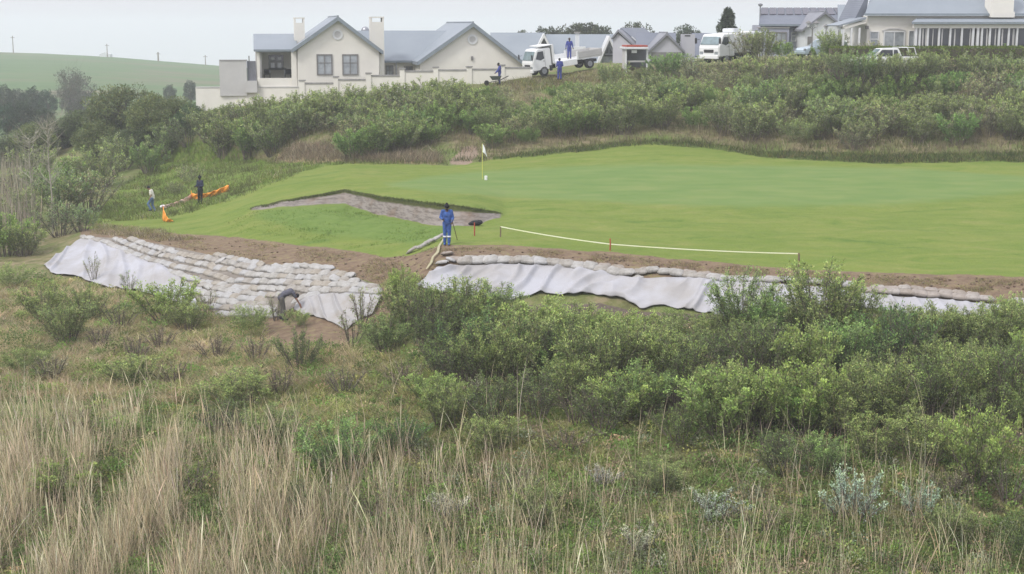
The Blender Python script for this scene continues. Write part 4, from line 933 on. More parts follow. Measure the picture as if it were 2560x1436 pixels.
# street lamps
def lamp(px, pyb, pyt, d, heads, label):
    b = W(px, pyb, d); t = W(px, pyt, d); hgt = t[2]-b[2]; r_ = empty('street_lamp', Vector(b)); tag(r_, label, 'street lamp', 'street lamps by the villa')
    MB().tube([(0, 0, 0), (0, 0, hgt)], [.06, .04], 8).lathe((0, 0, 0), [(.1, 0), (.1, .4), (.06, .5)]).build('pole', M['frame'], r_)
    for x in heads:
        if x: MB().tube([(0, 0, hgt-.25), (x*.5, 0, hgt-.02), (x, 0, hgt)], .025, 6).build('arm', M['frame'], r_)
        MB().lathe((x, 0, hgt), [(.08, 0), (.16, .28), (.14, .30)], 6).build('lantern', M['frame_w'], r_); MB().lathe((x, 0, hgt+.3), [(.27, 0), (.2, .08), (.03, .2)], 8).build('lantern_cap', M['frame'], r_)
lamp(2029, 130, 68, 116, (-.33, .33), 'street lamp with two lanterns in front of the white gable')
lamp(2063, 130, 76, 116, (0,), 'single-lantern street lamp between the double lamp and the porch')
lamp(2095, 125, 76, 121, (0,), 'single-lantern street lamp closest to the villa porch')
# power poles on the far hill
for px, a, b, lb in ((31, 133, 90, 'power pole furthest left on the far green hill'), (267, 145, 110, 'power pole second from the left on the far green hill'), (395, 155, 131, 'short thick power pole in the middle of the far green hill'), (513, 165, 138, 'power pole just left of the yard wall on the far hill')):
    p0 = W(px, b, 690); z0 = float(W(px, a+3, 690)[2]); hgt = float(p0[2])-z0; r_ = empty('power_pole', (float(p0[0]), float(p0[1]), z0)); tag(r_, lb, 'power pole', 'power poles on the far hill')
    MB().tube([(0, 0, 0), (0, 0, hgt)], [.24, .18] if px != 395 else [.4, .34], 7).build('pole', M['wood'], r_); MB().box(-1.0, 1.0, -.1, .1, hgt-.9, hgt-.7).build('crossarm', M['wood'], r_)
p0 = W(262, 143, 695); o = MB().prism([(-2.6, 0), (-2.6, 1.3), (0, 2.2), (2.6, 1.3), (2.6, 0)], 0, 4).build('hut', M['wall_white'], None, loc=Vector(p0)); tag(o, 'tiny pale hut on the skyline of the far hill', 'hut')

# hedge by the villa
def hedge(name, x0, x1, pt, pb, d, dep, label, dens=9000, pal=((.13, .19, .035), (.10, .15, .03), (.17, .22, .05))):
    a = W(x0, pb, d); b = W(x1, pb, d); t = W(x0, pt, d); Ln = b[0]-a[0]; Hh = t[2]-a[2]
    r_ = empty(name, Vector(a)); tag(r_, label, 'hedge'); n_ = dens
    P = np.stack([RNG.uniform(0, Ln, n_), RNG.uniform(0, dep, n_), RNG.uniform(0, Hh, n_)], 1)
    f = RNG.integers(0, 3, n_); P[f == 0, 1] = RNG.normal(0, .04, (f == 0).sum()); P[f == 1, 2] = Hh + RNG.normal(0, .03, (f == 1).sum())
    link('foliage', leaf_mesh('foliage', P, unit(RNG.normal(0, 1, (n_, 3))+np.array([0, -.3, .5])), np.full(n_, .13), np.full(n_, .07), palette(n_, pal, (1, 1, 1))), r_)
    MB().box(.1, Ln-.1, .12, dep-.1, -.5, Hh-.08).build('hedge_core', M['bark'], r_)
hedge('clipped_hedge', 2075, 2720, 119, 175, 108.5, 1.2, 'long flat-topped clipped hedge running in front of the villa', 16000)
M['dirt'] = mat('dark_panel', (.06, .065, .075), (.045, .05, .055))
# ------------------------------------------------------------------ sandbags
def bag_mesh(seed, c1, c2):
    rr = random.Random(seed); me = bpy.data.meshes.new('sandbag'); q = MB(); nu, nv = 30, 16; a, b, c = .37, .20, .105
    V = []
    for i in range(nv+1):
        ph = -math.pi/2+math.pi*i/nv
        for j in range(nu):
            th = 2*math.pi*j/nu
            def sp(x, e): return math.copysign(abs(x)**e, x)
            x = a*sp(math.cos(ph), .5)*sp(math.cos(th), .42); y = b*sp(math.cos(ph), .6)*sp(math.sin(th), .5); z = c*sp(math.sin(ph), .8)
            t = abs(x)/a; pin = 1-.28*max(0, t-.72)/.28; y *= pin; z *= (1-.45*max(0, t-.6)/.4)
            nn = mnoise.noise(Vector((x*5, y*6, z*6+seed)))*.035 + mnoise.noise(Vector((x*20, y*7, z*7+seed*3)))*.020
            l = math.sqrt(x*x+y*y+z*z)+1e-6; V.append((x*(1+nn/l), y*(1+nn/l), z*(1+nn/l)*(1 if z > 0 else .75)))
    q.v = V; q.f = [(i*nu+j, i*nu+(j+1) % nu, (i+1)*nu+(j+1) % nu, (i+1)*nu+j) for i in range(nv) for j in range(nu)]
    # gathered, tied ends
    for s in (-1, 1):
        k = len(q.v); m_ = 8
        for t in range(3):
            for j in range(m_):
                th = 2*math.pi*j/m_; r_ = (.075, .03, .06)[t]; x = s*(a*.93+(0, .035, .075)[t]); q.v.append((x, r_*math.cos(th)*1.3, r_*.7*math.sin(th)-.01))
        q.f += [(k+t*m_+j, k+t*m_+(j+1) % m_, k+(t+1)*m_+(j+1) % m_, k+(t+1)*m_+j) for t in range(2) for j in range(m_)]
    return q.mesh('sandbag', mat('woven_bag', c1, c2, scale=5, rough=.9, bump=.5, bscale=26, c3=tuple((x+y)/2*1.02 for x, y in zip(c1, c2))), smooth=True)
BG = [bag_mesh(1, (.36, .35, .33), (.25, .24, .22)), bag_mesh(2, (.385, .38, .37), (.28, .27, .25)), bag_mesh(3, (.32, .305, .28), (.22, .20, .175)), bag_mesh(4, (.37, .37, .37), (.29, .285, .275)), bag_mesh(5, (.33, .305, .265), (.24, .215, .18))]
BG2 = [bag_mesh(6, (.30, .265, .23), (.22, .19, .16)), bag_mesh(7, (.32, .285, .255), (.24, .21, .185)), bag_mesh(8, (.35, .325, .30), (.25, .225, .20))]
def bag_row(pts, where, group, step=.56, lift=.07, protos=None, sc=1.0, jit=.03, word='sandbag'):
    Wp = [G(x, y) for x, y in pts]; seg = []; tot = 0
    for i in range(len(Wp)-1): L_ = (Wp[i+1]-Wp[i]).length; seg.append((tot, L_)); tot += L_
    n_ = max(1, int(tot/step)); 
    for i in range(n_):
        s = (i+.5)*tot/n_; k = max(j for j in range(len(seg)) if seg[j][0] <= s); t = (s-seg[k][0])/seg[k][1]
        px = pts[k][0]+(pts[k+1][0]-pts[k][0])*t; py = pts[k][1]+(pts[k+1][1]-pts[k][1])*t + random.gauss(0, .8)
        p = G(px, py, lift+random.uniform(-.01, .02)); d = (Wp[k+1]-Wp[k]).normalized()
        q = G(px, py-8) - G(px, py+8); q.normalize(); nrm = d.cross(q).normalized()
        if nrm.z < 0: nrm = -nrm
        yv = nrm.cross(d).normalized(); m_ = Matrix((d, yv, nrm)).transposed().to_3x3() @ Matrix.Rotation(random.gauss(0, .11), 3, 'Z') @ Matrix.Rotation(random.gauss(0, .09), 3, 'Y')
        if random.random() < .5: m_ = m_ @ Matrix.Rotation(math.pi, 3, 'Z')
        o = link('sandbag', random.choice(protos or BG)); o.location = p; o.rotation_euler = m_.to_euler()
        o.scale = (sc*random.uniform(.9, 1.1)*tot/n_/.6, sc*random.uniform(.78, 1.0), sc*random.uniform(.8, 1.2))
        tag(o, '%s %s from the left %s' % (ORD[i], word, where), 'sandbag', group)
LG = 'sandbags laid in rows over the left bank'
bag_row([(537,641),(576,649),(614,658),(659,666)], 'in the short row under the soil edge, left bank', LG)
bag_row([(682,669),(764,671),(830,674)], 'in the short topmost row, right half of left bank', LG)
bag_row([(324,601),(380,621),(455,640),(549,656),(623,672),(689,682),(764,683),(839,689),(885,696)], 'in the uppermost long row of the left bank', LG)
bag_row([(286,600),(324,615),(380,636),(436,648),(492,663),(558,675),(632,692),(707,696),(801,700),(895,708)], 'in the second long row of the left bank', LG)
bag_row([(204,597),(239,602),(267,611),(314,630),(361,649),(402,660),(455,673),(511,685),(576,706),(651,709),(726,712),(801,714),(895,718),(945,722)], 'in the row edging the left white sheet', LG)
bag_row([(520,695),(576,707),(630,722),(700,726),(745,725)], 'in the short row right of the left sheet corner', LG) if False else None
bag_row([(417,681),(464,696),(507,709),(576,721),(651,726),(745,725),(773,732),(839,730),(951,734)], 'in the fourth long row, down to the sheet being pulled', LG)
bag_row([(480,713),(540,724),(614,737),(680,743),(735,741)], 'in the fifth row down on the left bank', LG)
bag_row([(483,730),(520,738),(557,742),(614,752),(665,757)], 'in the sixth row down on the left bank', LG, sc=1.08)
bag_row([(505,752),(557,759),(604,764),(672,769)], 'in the third row from the bottom, left bank', LG, sc=1.1)
bag_row([(530,771),(567,774),(632,778),(684,780)], 'in the second row from the bottom, left bank', LG, sc=1.1)
bag_row([(546,788),(595,791),(642,790),(688,791)], 'in the bottom row, left bank', LG, sc=1.12)
bag_row([(738,765),(748,752),(773,742),(800,738)], 'in the curved row beside the bending man', LG)
RG = 'sandbags holding the top of the right sheet'
bag_row([(1148,662),(1250,658),(1340,661),(1450,673),(1530,686),(1580,692)], 'in the right sheet front row, left of the tape stake', RG, step=.5, lift=.15, protos=BG[:4], sc=1.12)
bag_row([(1585,688),(1640,684),(1700,690),(1760,699),(1830,706)], 'in the right sheet front row, right of its sag', RG, step=.5, lift=.12, protos=BG[:4])
bag_row([(1836,706),(1990,708),(2140,722)], 'in the row half hidden behind the two round shrubs', RG, lift=.12, protos=BG[:4])
bag_row([(1124,652),(1200,648),(1340,650),(1480,666),(1560,674)], 'in the partly buried back row, left part', 'half buried sandbags behind the right row', lift=.04, protos=BG2+BG[:1], sc=.9)
bag_row([(1600,676),(1700,683),(1790,693),(1850,699)], 'in the partly buried back row, right part', 'half buried sandbags behind the right row', lift=.03, protos=BG2, sc=.9)
bag_row([(2150,734),(2240,739),(2330,746),(2430,755),(2482,759)], 'in the beige front row at the far right', RG, step=.46, lift=.15, protos=BG2, sc=1.05)
bag_row([(2176,725),(2300,728),(2430,742),(2450,744)], 'in the beige back row at the far right', RG, step=.5, lift=.08, protos=BG2, sc=.9)
bag_row([(2528,762),(2600,766)], 'at the right edge beyond the beige rows', RG, lift=.1, protos=BG)
bag_row([(1018,637),(1045,629),(1068,617),(1090,606),(1110,596)], 'in the row climbing to the blue man', 'sandbags beside the gully', step=.42, lift=.16, protos=BG[:4], sc=.85)
for i, (x, y, lb) in enumerate(((1591, 705, 'single sandbag lying on the right sheet below the sag in the row'), (1127, 655, 'brownish sandbag at the left end of the back row'), (1118, 640, 'small pale sandbag by the gully top right of the boots'), (1105, 662, 'slumped muddy sandbag at the left corner of the right sheet'))):
    o = link('sandbag', (BG+BG2)[(i*3) % 8]); o.location = G(x, y, .1); o.rotation_euler = (random.gauss(0, .2), -.15, random.gauss(0, .6)); o.scale = (1, 1.05, 1.1) if i == 0 else (.7, .7, .7); tag(o, lb, 'sandbag')

# ------------------------------------------------------------------ white sheets: real folded cloth over the bank
def sheet(name, top, bot, label, m, nx=150, ny=46, amp=.07, ang=.8, seed=1, lift=.06, freq=1.5, sag=0.0):
    tx = [p[0] for p in top]; ty = [p[1] for p in top]; bx = [p[0] for p in bot]; by = [p[1] for p in bot]
    V = np.zeros((ny+1, nx+1, 3))
    for i in range(nx+1):
        s = i/nx; u = np.linspace(0, 1, len(top)); a = (np.interp(s, u, tx), np.interp(s, u, ty)); u2 = np.linspace(0, 1, len(bot)); b = (np.interp(s, u2, bx), np.interp(s, u2, by))
        for j in range(ny+1):
            t = j/ny; px = a[0]+(b[0]-a[0])*t; py = a[1]+(b[1]-a[1])*t
            if j > ny*.7: py += (j/ny-.7)/.3*(7*mnoise.noise(Vector((px*.013, 0, seed)))+3*mnoise.noise(Vector((px*.045, 2, seed))))
            p = G(px, py); X = p.x*math.cos(ang)+(-p.z*1.6)*math.sin(ang); Y = -p.x*math.sin(ang)+(-p.z*1.6)*math.cos(ang)
            wr = mnoise.noise(Vector((X*freq+1.4*mnoise.noise(Vector((X*.45, Y*.45, seed))), Y*.30, seed*7)))
            f = (1-min(1, abs(wr)*3.2))*1.6-.5
            f2 = mnoise.noise(Vector((X*3.1, Y*.6, seed+20)))*.35 + mnoise.noise(Vector((X*.6, Y*.9, seed+4)))*.7
            e = min(1, t*6+.15)*min(1, (1-t)*8+.5)*1.9
            V[j, i] = (p.x, p.y-.35*(lift+amp*(.5+.6*f+f2*.6)*e), p.z+lift+amp*(.5+.6*f+f2*.6)*e)
    ids = np.arange((ny+1)*(nx+1)).reshape(ny+1, nx+1); Q = np.stack([ids[:-1, :-1], ids[1:, :-1], ids[1:, 1:], ids[:-1, 1:]], -1).reshape(-1, 4)
    o = link(name, mesh_np(name, V.reshape(-1, 3), Q, m, smooth=True)); so_ = o.modifiers.new('s', 'SOLIDIFY'); so_.thickness = .012; tag(o, label, 'ground sheet', 'white sheets pinned over the eroded banks'); return o
def sheetmat(name, c1, c2, stain=.0):
    m = mat(name, c1, c2, scale=.55, rough=.65, spec=.3, bump=.5, bscale=3)
    return m
M['sheet'] = sheetmat('white_geotextile', (.37, .375, .405), (.30, .29, .285)); M['sheet2'] = sheetmat('soiled_geotextile', (.34, .34, .35), (.27, .25, .225))
M['sheet3'] = mat('soiled_beige_crease_shade', (.22, .20, .175), (.15, .13, .11), scale=2, rough=.9)  # soiled beige, darkened to paint the shade in creases between bag rows
sheet('under_sheet', [(215,592),(330,600),(400,612),(530,640),(640,660),(760,668),(880,692),(955,722)], [(210,602),(320,640),(405,672),(470,735),(548,792),(690,795),(750,762),(950,738)], 'beige cloth lying under the rows of sandbags on the left bank', M['sheet3'], seed=15, amp=.01, lift=.03)
sheet('ground_sheet', [(205,597),(240,603),(290,620),(350,646),(405,664),(440,690),(475,712)], [(110,665),(128,685),(180,694),(240,712),(300,723),(370,737),(440,758),(500,782)], 'white sheet draped over the nose of the left bank', M['sheet'], seed=2, ang=-.75, amp=.085)
sheet('ground_sheet', [(742,760),(770,745),(810,737),(860,735),(910,738),(958,742)], [(735,775),(762,790),(800,800),(840,815),(866,829),(905,800),(935,785)], 'grubby white sheet below the left bank being pulled by the bending man', M['sheet2'], seed=5, ang=-.6, amp=.07)
sheet('ground_sheet', [(1100,672),(1140,668),(1250,664),(1400,668),(1500,682),(1590,700),(1700,697),(1800,704),(1900,712)], [(1040,722),(1100,738),(1200,752),(1280,750),(1350,740),(1450,738),(1520,748),(1560,752),(1600,776),(1660,770),(1720,780),(1790,793),(1860,790)], 'long wrinkled white sheet below the right lawn edge', M['sheet'], nx=320, seed=3, ang=.75, amp=.11, freq=1.7)
sheet('ground_sheet', [(1895,708),(1960,714),(2050,722),(2120,730)], [(1860,792),(1960,778),(2050,775),(2110,778)], 'white sheet showing through the two round shrubs', M['sheet'], nx=60, seed=9, ang=.5)
sheet('ground_sheet', [(2120,730),(2250,746),(2350,752),(2450,762),(2620,772)], [(2110,770),(2190,775),(2240,783),(2290,798),(2400,796),(2500,792),(2620,800)], 'white sheet under the beige sandbags at the far right', M['sheet'], nx=160, seed=12, ang=.3, amp=.07)
# pale strip of cloth up the gully and ropes
def ribbon(name, pts, wid, m, label, cat, lift=.08, vert=False, wob=0.0):
    q = MB(); P = [Vector(p) for p in pts]; L_ = []
    for i, p in enumerate(P):
        d = (P[min(i+1, len(P)-1)]-P[max(i-1, 0)]).normalized(); up = Vector((0, 0, 1)); s = up if vert else d.cross(up).normalized()
        w_ = wid[i] if hasattr(wid, '__len__') else wid; tw = Vector((0, 0, 0)) if not wob else Vector((0, wob*math.sin(i*1.7), 0))
        L_.append((p-s*w_/2+tw, p+s*w_/2-tw))
    for i in range(len(P)-1): q.poly([L_[i][0], L_[i+1][0], L_[i+1][1], L_[i][1]])
    o = q.build(name, m); so_ = o.modifiers.new('s', 'SOLIDIFY'); so_.thickness = .008
    if label: tag(o, label, cat)
    return o
M['straw_cloth'] = mat('straw_coloured_cloth', (.36, .34, .22), (.29, .27, .16))
ribbon('cloth_strip', [G(x, y, .12) for x, y in ((1109,604),(1098,622),(1094,638),(1082,650),(1078,664),(1066,680))], [.06,.10,.12,.08,.11,.06], M['straw_cloth'], 'pale straw-coloured cloth strip running down the gully by the boots', 'cloth')
M['rope'] = mat('pale_rope', (.5, .48, .42), (.4, .38, .33))
o = MB().tube([G(x, y, .1) for x, y in ((1078,700),(1062,712),(1045,722),(1036,730))], .03, 6).build('rope', M['rope']); tag(o, 'pale rope at the lower left corner of the right sheet', 'rope')

# barrier tape between stakes
def stake(px, py, hgt, m, label, r_=.03):
    b = G(px, py); o = MB().tube([Vector((0, 0, -.1)), Vector((.01, 0, hgt*.6)), Vector((.0, 0, hgt))], [r_, r_, r_*.8], 7).build('stake', m, None, loc=b); tag(o, label, 'stake', 'stakes along the lawn edge'); return b+Vector((0, 0, hgt))
s1 = stake(1251, 592, .45, M['wood'], 'short stake at the left end of the pale tape')
s2 = stake(1525, 627, .52, M['stake_red'], 'red-topped stake halfway along the pale tape')
s3 = stake(1996, 664, .52, M['wood'], 'stake at the right end of the pale tape', .045)
pts = []
for (a, b, sag, n_) in ((s1, s2-Vector((0, 0, .24)), .05, 12), (s2-Vector((0, 0, .24)), s3-Vector((0, 0, .03)), .06, 18)):
    for i in range(n_+1): t = i/n_; pts.append(a.lerp(b, t)-Vector((0, 0, sag*4*t*(1-t))))
ribbon('barrier_tape', pts, .042, M['tape'], 'long pale yellow barrier tape stretched along the front of the lawn', 'tape', vert=True)
stake(1186, 591, .62, M['stake_red'], 'red stake standing in front of the black bag')
# black bag at the bunker end
q = MB(); b = G(1190, 563)
for c, r_ in (((0, 0, .10), (.30, .2, .13)), ((.16, 0, .13), (.17, .16, .12)), ((-.22, 0, .06), (.16, .13, .08))): q.ball(c, r_, 16, 10)
o = fused('black_bag', q, M['blackc'], .03, None, 2); o.location = b; tag(o, 'small slumped black bag on the grass at the bunker edge', 'bag')
# flagstick
fb = G(1206, 449); r_ = empty('flagstick', fb); tag(r_, 'yellow golf flagstick with a limp white flag on the green', 'flagstick')
MB().tube([(0, 0, 0), (0, 0, 2.12)], .018, 8).build('pole', M['pole_y'], r_)
V = []; nx, ny = 10, 12
for j in range(ny+1):
    for i in range(nx+1): u = i/nx; v_ = j/ny; V.append((0.005+.38*u*(.55+.2*v_), .05*math.sin(u*7+v_*2)*u, 2.11-.50*v_*(1-.15*u)-.42*u*u*(1-v_*.25)-.08*u))
o = mesh_np('flag', V, np.array([(j*(nx+1)+i, (j+1)*(nx+1)+i, (j+1)*(nx+1)+i+1, j*(nx+1)+i+1) for j in range(ny) for i in range(nx)]), M['flag'], smooth=True); link('flag', o, r_)
o = MB().lathe((0, 0, 0), [(.07, 0), (.085, .02), (.085, .24), (.07, .26)], 16).build('hole_marker', M['white_paint'], None, loc=G(1215, 451)); tag(o, 'small white cylinder standing on the green beside the flagstick', 'marker')
# orange netting by the left path
M['orange'] = mat('orange_netting', (.80, .26, .035), (.68, .17, .03), scale=6, rough=.6, c3=(.86, .38, .06)); M['pinkc'] = mat('faded_pink_cloth', (.62, .36, .29), (.66, .55, .52), scale=5, rough=.8)
def net(name, top, bot, m, label, seed=0):
    a = [W(x, y, ground_d(x, yb)*.997) for (x, y), (xb, yb) in zip(top, bot)]; b = [G(x, y, .03) for x, y in bot]; q = MB(); n_ = len(top); nv = 6; rows = []
    for i in range((n_-1)*8+1):
        t = i/8; k = min(int(t), n_-2); f = t-k; A = Vector(a[k]).lerp(Vector(a[k+1]), f); B = b[k].lerp(b[k+1], f)
        rows.append([A.lerp(B, j/nv)+Vector((0, .06*math.sin(i*.9+j)+.05*mnoise.noise(Vector((i*.3, j*.4, seed))), .02*math.sin(i*1.3))) for j in range(nv+1)])
    q.v = [tuple(p) for r0 in rows for p in r0]; q.f = [(i*(nv+1)+j, i*(nv+1)+j+1, (i+1)*(nv+1)+j+1, (i+1)*(nv+1)+j) for i in range(len(rows)-1) for j in range(nv)]
    o = q.build(name, m, smooth=True); so_ = o.modifiers.new('s', 'SOLIDIFY'); so_.thickness = .015
    if label: tag(o, label, 'netting', 'orange netting at the left path')
    return o
net('safety_netting', [(478,484),(500,486),(520,483),(545,474),(572,462)], [(478,500),(500,499),(520,495),(545,489),(574,480)], M['orange'], 'orange safety netting stretched uphill behind the man in navy', 1)
net('safety_netting', [(478,486),(460,497),(440,505),(418,512),(405,516)], [(480,500),(462,508),(442,514),(420,521),(408,524)], M['pinkc'], 'faded pink and orange netting bundle lying left of the man in navy', 2)
net('safety_netting', [(407,518),(411,530),(418,545),(432,552)], [(406,553),(409,556),(420,557),(434,555)], M['orange'], 'small heap of orange netting at the lower left end', 3)
for x, y0, y1, lb in ((479, 500, 478, 'thin orange-capped stake at the netting joint'), (573, 482, 461, 'thin stake at the upper end of the orange netting'), (406, 530, 510, 'thin stake at the lower end of the orange netting')):
    b = G(x, y0); o = MB().tube([Vector((0, 0, 0)), Vector((0, 0, .6))], .022, 6).build('stake', M['orange'] if x == 479 else M['wood'], None, loc=b); tag(o, lb, 'stake')
b = G(408, 522, .05); q = MB().ball((0, 0, .08), (.22, .15, .12), 14, 8).ball((.2, .02, .05), (.14, .12, .08), 12, 8); o = fused('white_sack', q, M['flag'], .03, None, 2); o.location = b; tag(o, 'white sack lying at the end of the pink netting bundle', 'sack')

# ------------------------------------------------------------------ soil clods and turf crumbs along the cut edge
def clods(name, poly, n_, label, c1, c2, smin=.03, smax=.14):
    P = scatter(poly, n_); B = ground_many(P[:, 0], P[:, 1]); m_ = 8
    cube = np.array([(x, y, z) for z in (-1, 1) for y in (-1, 1) for x in (-1, 1)], float); fc = np.array([(0,2,3,1),(4,5,7,6),(0,1,5,4),(2,6,7,3),(0,4,6,2),(1,3,7,5)])
    s = RNG.uniform(smin, smax, (n_, 1, 1))**1; V = cube[None]*s*RNG.uniform(.5, 1.1, (n_, 8, 3))*np.array([1.2, 1, .55]); a = RNG.uniform(0, 6.28, n_); ca, sa = np.cos(a), np.sin(a)
    X = V[..., 0]*ca[:, None]-V[..., 1]*sa[:, None]; Y = V[..., 0]*sa[:, None]+V[..., 1]*ca[:, None]; V = np.stack([X, Y, V[..., 2]], -1)+B[:, None]+np.array([0, 0, .02])
    Q = (np.arange(n_)[:, None, None]*8+fc[None]).reshape(-1, 4); o = link(name, mesh_np(name, V.reshape(-1, 3), Q, MG, np.repeat(palette(n_, c1, c2), 8, 0), smooth=True)); tag(o, label, 'soil', kind='stuff')
SO = [(230,580),(400,588),(560,596),(700,612),(850,628),(960,648),(1090,620),(1250,618),(1500,634),(1700,654),(2000,678),(2300,692),(2560,700),(2560,738),(2200,716),(2000,700),(1700,680),(1560,664),(1300,642),(1130,642),(1090,690),(1000,740),(950,712),(880,688),(700,662),(530,634),(330,596)]
clods('soil_clods', SO, 260, 'loose brown clods of soil along the cut lawn edge', [(.16, .115, .08), (.20, .15, .105), (.12, .085, .06), (.25, .21, .13)], (3, 3, 1, 2), .02, .055)
field('turf_tufts', SO, 4200, .11, .04, .022, .6, [(.34,.29,.15), (.30,.25,.15), (.25,.26,.10), (.22,.16,.12)], (3, 3, 2, 3), 'trampled dry turf tufts on the soil strip', per=9, spread=.07, tuft=.8, wfun=lambda X, Y: np.clip(np.array([mnoise.noise(Vector((x*.012, y*.035, 2))) for x, y in zip(X, Y)])*3+.45, .02, 1))
CUT = [(235,560),(400,575),(440,590),(520,600),(400,604),(330,594),(235,586)]
field('dry_turf', CUT, 900, .22, .08, .025, .6, [YEL, STRAW, TAN2, BRN], (3, 2, 3, 1), 'ochre overhanging turf above the left bank', per=7, spread=.12)
LIPP = [(625,521),(750,495),(865,474),(880,478),(960,492),(1080,507),(1180,519),(1250,532),(1250,535),(1180,523),(1080,511),(960,496),(880,482),(865,478),(750,499),(625,524)]
field('lip_grass', LIPP, 1500, .12, .04, .018, .5, [DK, OLV, GRN], (3, 2, 2), 'shaggy dark grass fringe along the bunker lip', per=4, spread=.06)

# ------------------------------------------------------------------ grasses
FLOOR = [(640,526),(760,517),(860,512),(960,542),(1080,568),(1130,570),(1080,600),(1000,632),(900,622),(760,600),(600,585),(560,560)]
field('lush_grass', FLOOR, 3600, .09, .03, .018, .5, [LUSHC, (.10, .18, .03), (.18, .24, .05)], (3, 3, 1), 'longer bright green grass on the bunker floor', per=4, spread=.12)
LU = [(210,565),(240,525),(330,450),(400,385),(480,352),(560,355),(640,395),(700,405),(850,402),(1120,408),(1110,414),(830,412),(760,430),(700,455),(640,480),(560,508),(420,545),(300,552)]
field('rough_grass', LU, 5200, .30, .12, .03, .55, [LUSHC, OLV, YEL, GRN, STRAW], (5, 2, 2, 3, 1), 'tall unmown green grass beside the left lawn', per=6, spread=.2, patch=(.02, OLV))
BE = [(1120,402),(1230,392),(1400,372),(1560,354),(1640,349),(1760,356),(1900,378),(2200,386),(2560,382),(2640,382),(2640,404),(2200,406),(2000,400),(1900,390),(1760,368),(1640,361),(1560,366),(1400,384),(1200,403)]
field('fringe_grass', BE, 3600, .26, .10, .03, .5, [OLV, GRN, YEL, TAN2, DK], (4, 4, 1, 1, 3), 'dark shaggy grass fringe behind the lawn', per=6, spread=.2)
BS = [(560,400),(560,300),(700,262),(900,244),(1100,224),(1240,212),(1310,200),(1490,178),(1650,172),(2000,160),(2640,172),(2640,385),(2200,385),(1900,378),(1640,350),(1400,372),(1200,395),(850,402)]
field('slope_grass', BS, 9000, .45, .18, .04, .45, [OLV, TAN2, GRN, BRN, STRAW], (4, 3, 3, 2, 1), 'olive and dry tangled grass on the bank behind the green', per=5, spread=.3, patch=(.012, TAN2))
CR = [(1200,215),(1310,196),(1490,178),(1560,172),(1560,200),(1480,215),(1350,225),(1220,235)]
field('crest_grass', CR, 1500, .28, .1, .03, .5, [YEL, STRAW, TAN2, OLV], (4, 2, 2, 2), 'yellow dry grass on the crest under the truck', per=5, spread=.2)
OC = [(690,402),(745,362),(830,368),(850,395),(980,392),(1090,385),(1110,408),(900,404)]
field('dead_grass', OC, 1400, .5, .18, .03, .5, [TAN, STRAW, TAN2, BRN], (3, 2, 3, 1), 'tan dead grass at the foot of the back bank', per=6, spread=.2)
FG = [(-40,720),(110,690),(330,735),(560,800),(700,810),(870,845),(960,800),(1050,745),(1300,785),(1700,800),(2100,790),(2640,815),(2640,1500),(-40,1500)]
def notsoil(X, Y): return ((X < 655) | (X > 875) | (Y < 800) | (Y > 872)).astype(float)*np.where((X > 1080) & (Y > 850) & (Y < 1060), .65, 1.0)
TANW = (.45, .36, .22); YG = (.33, .35, .12); GR2 = (.17, .26, .07); OL2 = (.24, .265, .11); BR2 = (.23, .18, .13)
field('ground_cover', FG, 5200, .26, .09, .024, .35, [OL2, GR2, TAN2, YG, BR2], (4, 4, 3, 3, 2), 'matted grass tussocks over the near slope', per=16, spread=.13, patch=(.006, TAN2), tuft=.7, jit=.25, wfun=notsoil)
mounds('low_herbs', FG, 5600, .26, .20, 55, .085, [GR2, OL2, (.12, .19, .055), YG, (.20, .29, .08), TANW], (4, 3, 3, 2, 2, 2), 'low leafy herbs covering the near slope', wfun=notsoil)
LFT = [(-40,730),(110,700),(330,745),(560,805),(700,825),(900,870),(950,930),(700,990),(400,1010),(-40,1000)]
field('dry_slope_grass', LFT, 3600, .36, .1, .024, .3, [TANW, YG, (.54,.44,.28), OL2, (.46,.40,.27), TANW], (4, 3, 4, 2, 3, 3), 'tan and yellow-green grass tussocks below the left bank', per=30, spread=.16, tuft=.9, jit=.2, wfun=notsoil)
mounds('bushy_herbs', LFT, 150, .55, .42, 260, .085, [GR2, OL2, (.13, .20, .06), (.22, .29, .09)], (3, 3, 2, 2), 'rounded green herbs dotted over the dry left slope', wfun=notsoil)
LRG = [(1000,1080),(1400,1080),(2640,1150),(2640,1560),(500,1560),(700,1200)]
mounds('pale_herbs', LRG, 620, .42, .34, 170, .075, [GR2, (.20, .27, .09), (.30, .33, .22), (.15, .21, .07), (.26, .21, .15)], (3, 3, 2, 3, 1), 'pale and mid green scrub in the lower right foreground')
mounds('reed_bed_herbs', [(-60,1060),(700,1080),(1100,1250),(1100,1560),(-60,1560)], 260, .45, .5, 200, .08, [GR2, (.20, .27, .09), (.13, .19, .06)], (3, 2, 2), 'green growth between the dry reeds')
MID = [(500,880),(950,880),(1250,1000),(1500,1080),(1500,1200),(900,1150),(500,1050)]
field('yellow_grass', MID, 1500, .30, .1, .024, .3, [YG, TANW, OL2], (3, 2, 2), 'yellow-green tussocks in the middle of the near slope', per=24, spread=.15, tuft=.9, jit=.2)
def clump(X, Y, s=.009, o=3): return np.clip(np.array([mnoise.noise(Vector((x*s, y*s*.7, o))) for x, y in zip(X, Y)])*2.4+.55, .03, 1)
def wre(X, Y): return np.clip((Y-985-.2*np.maximum(0, X-350))/170, 0, 1)*np.clip(1.35-X/1150, .10, 1)*clump(X, Y)
RE = [(-60,900),(600,930),(1200,1050),(1700,1150),(2640,1230),(2640,1560),(-60,1560)]
REC = [(.60, .51, .345), (.50, .425, .28), (.72, .63, .45), (.37, .31, .20), (.25, .205, .135)]
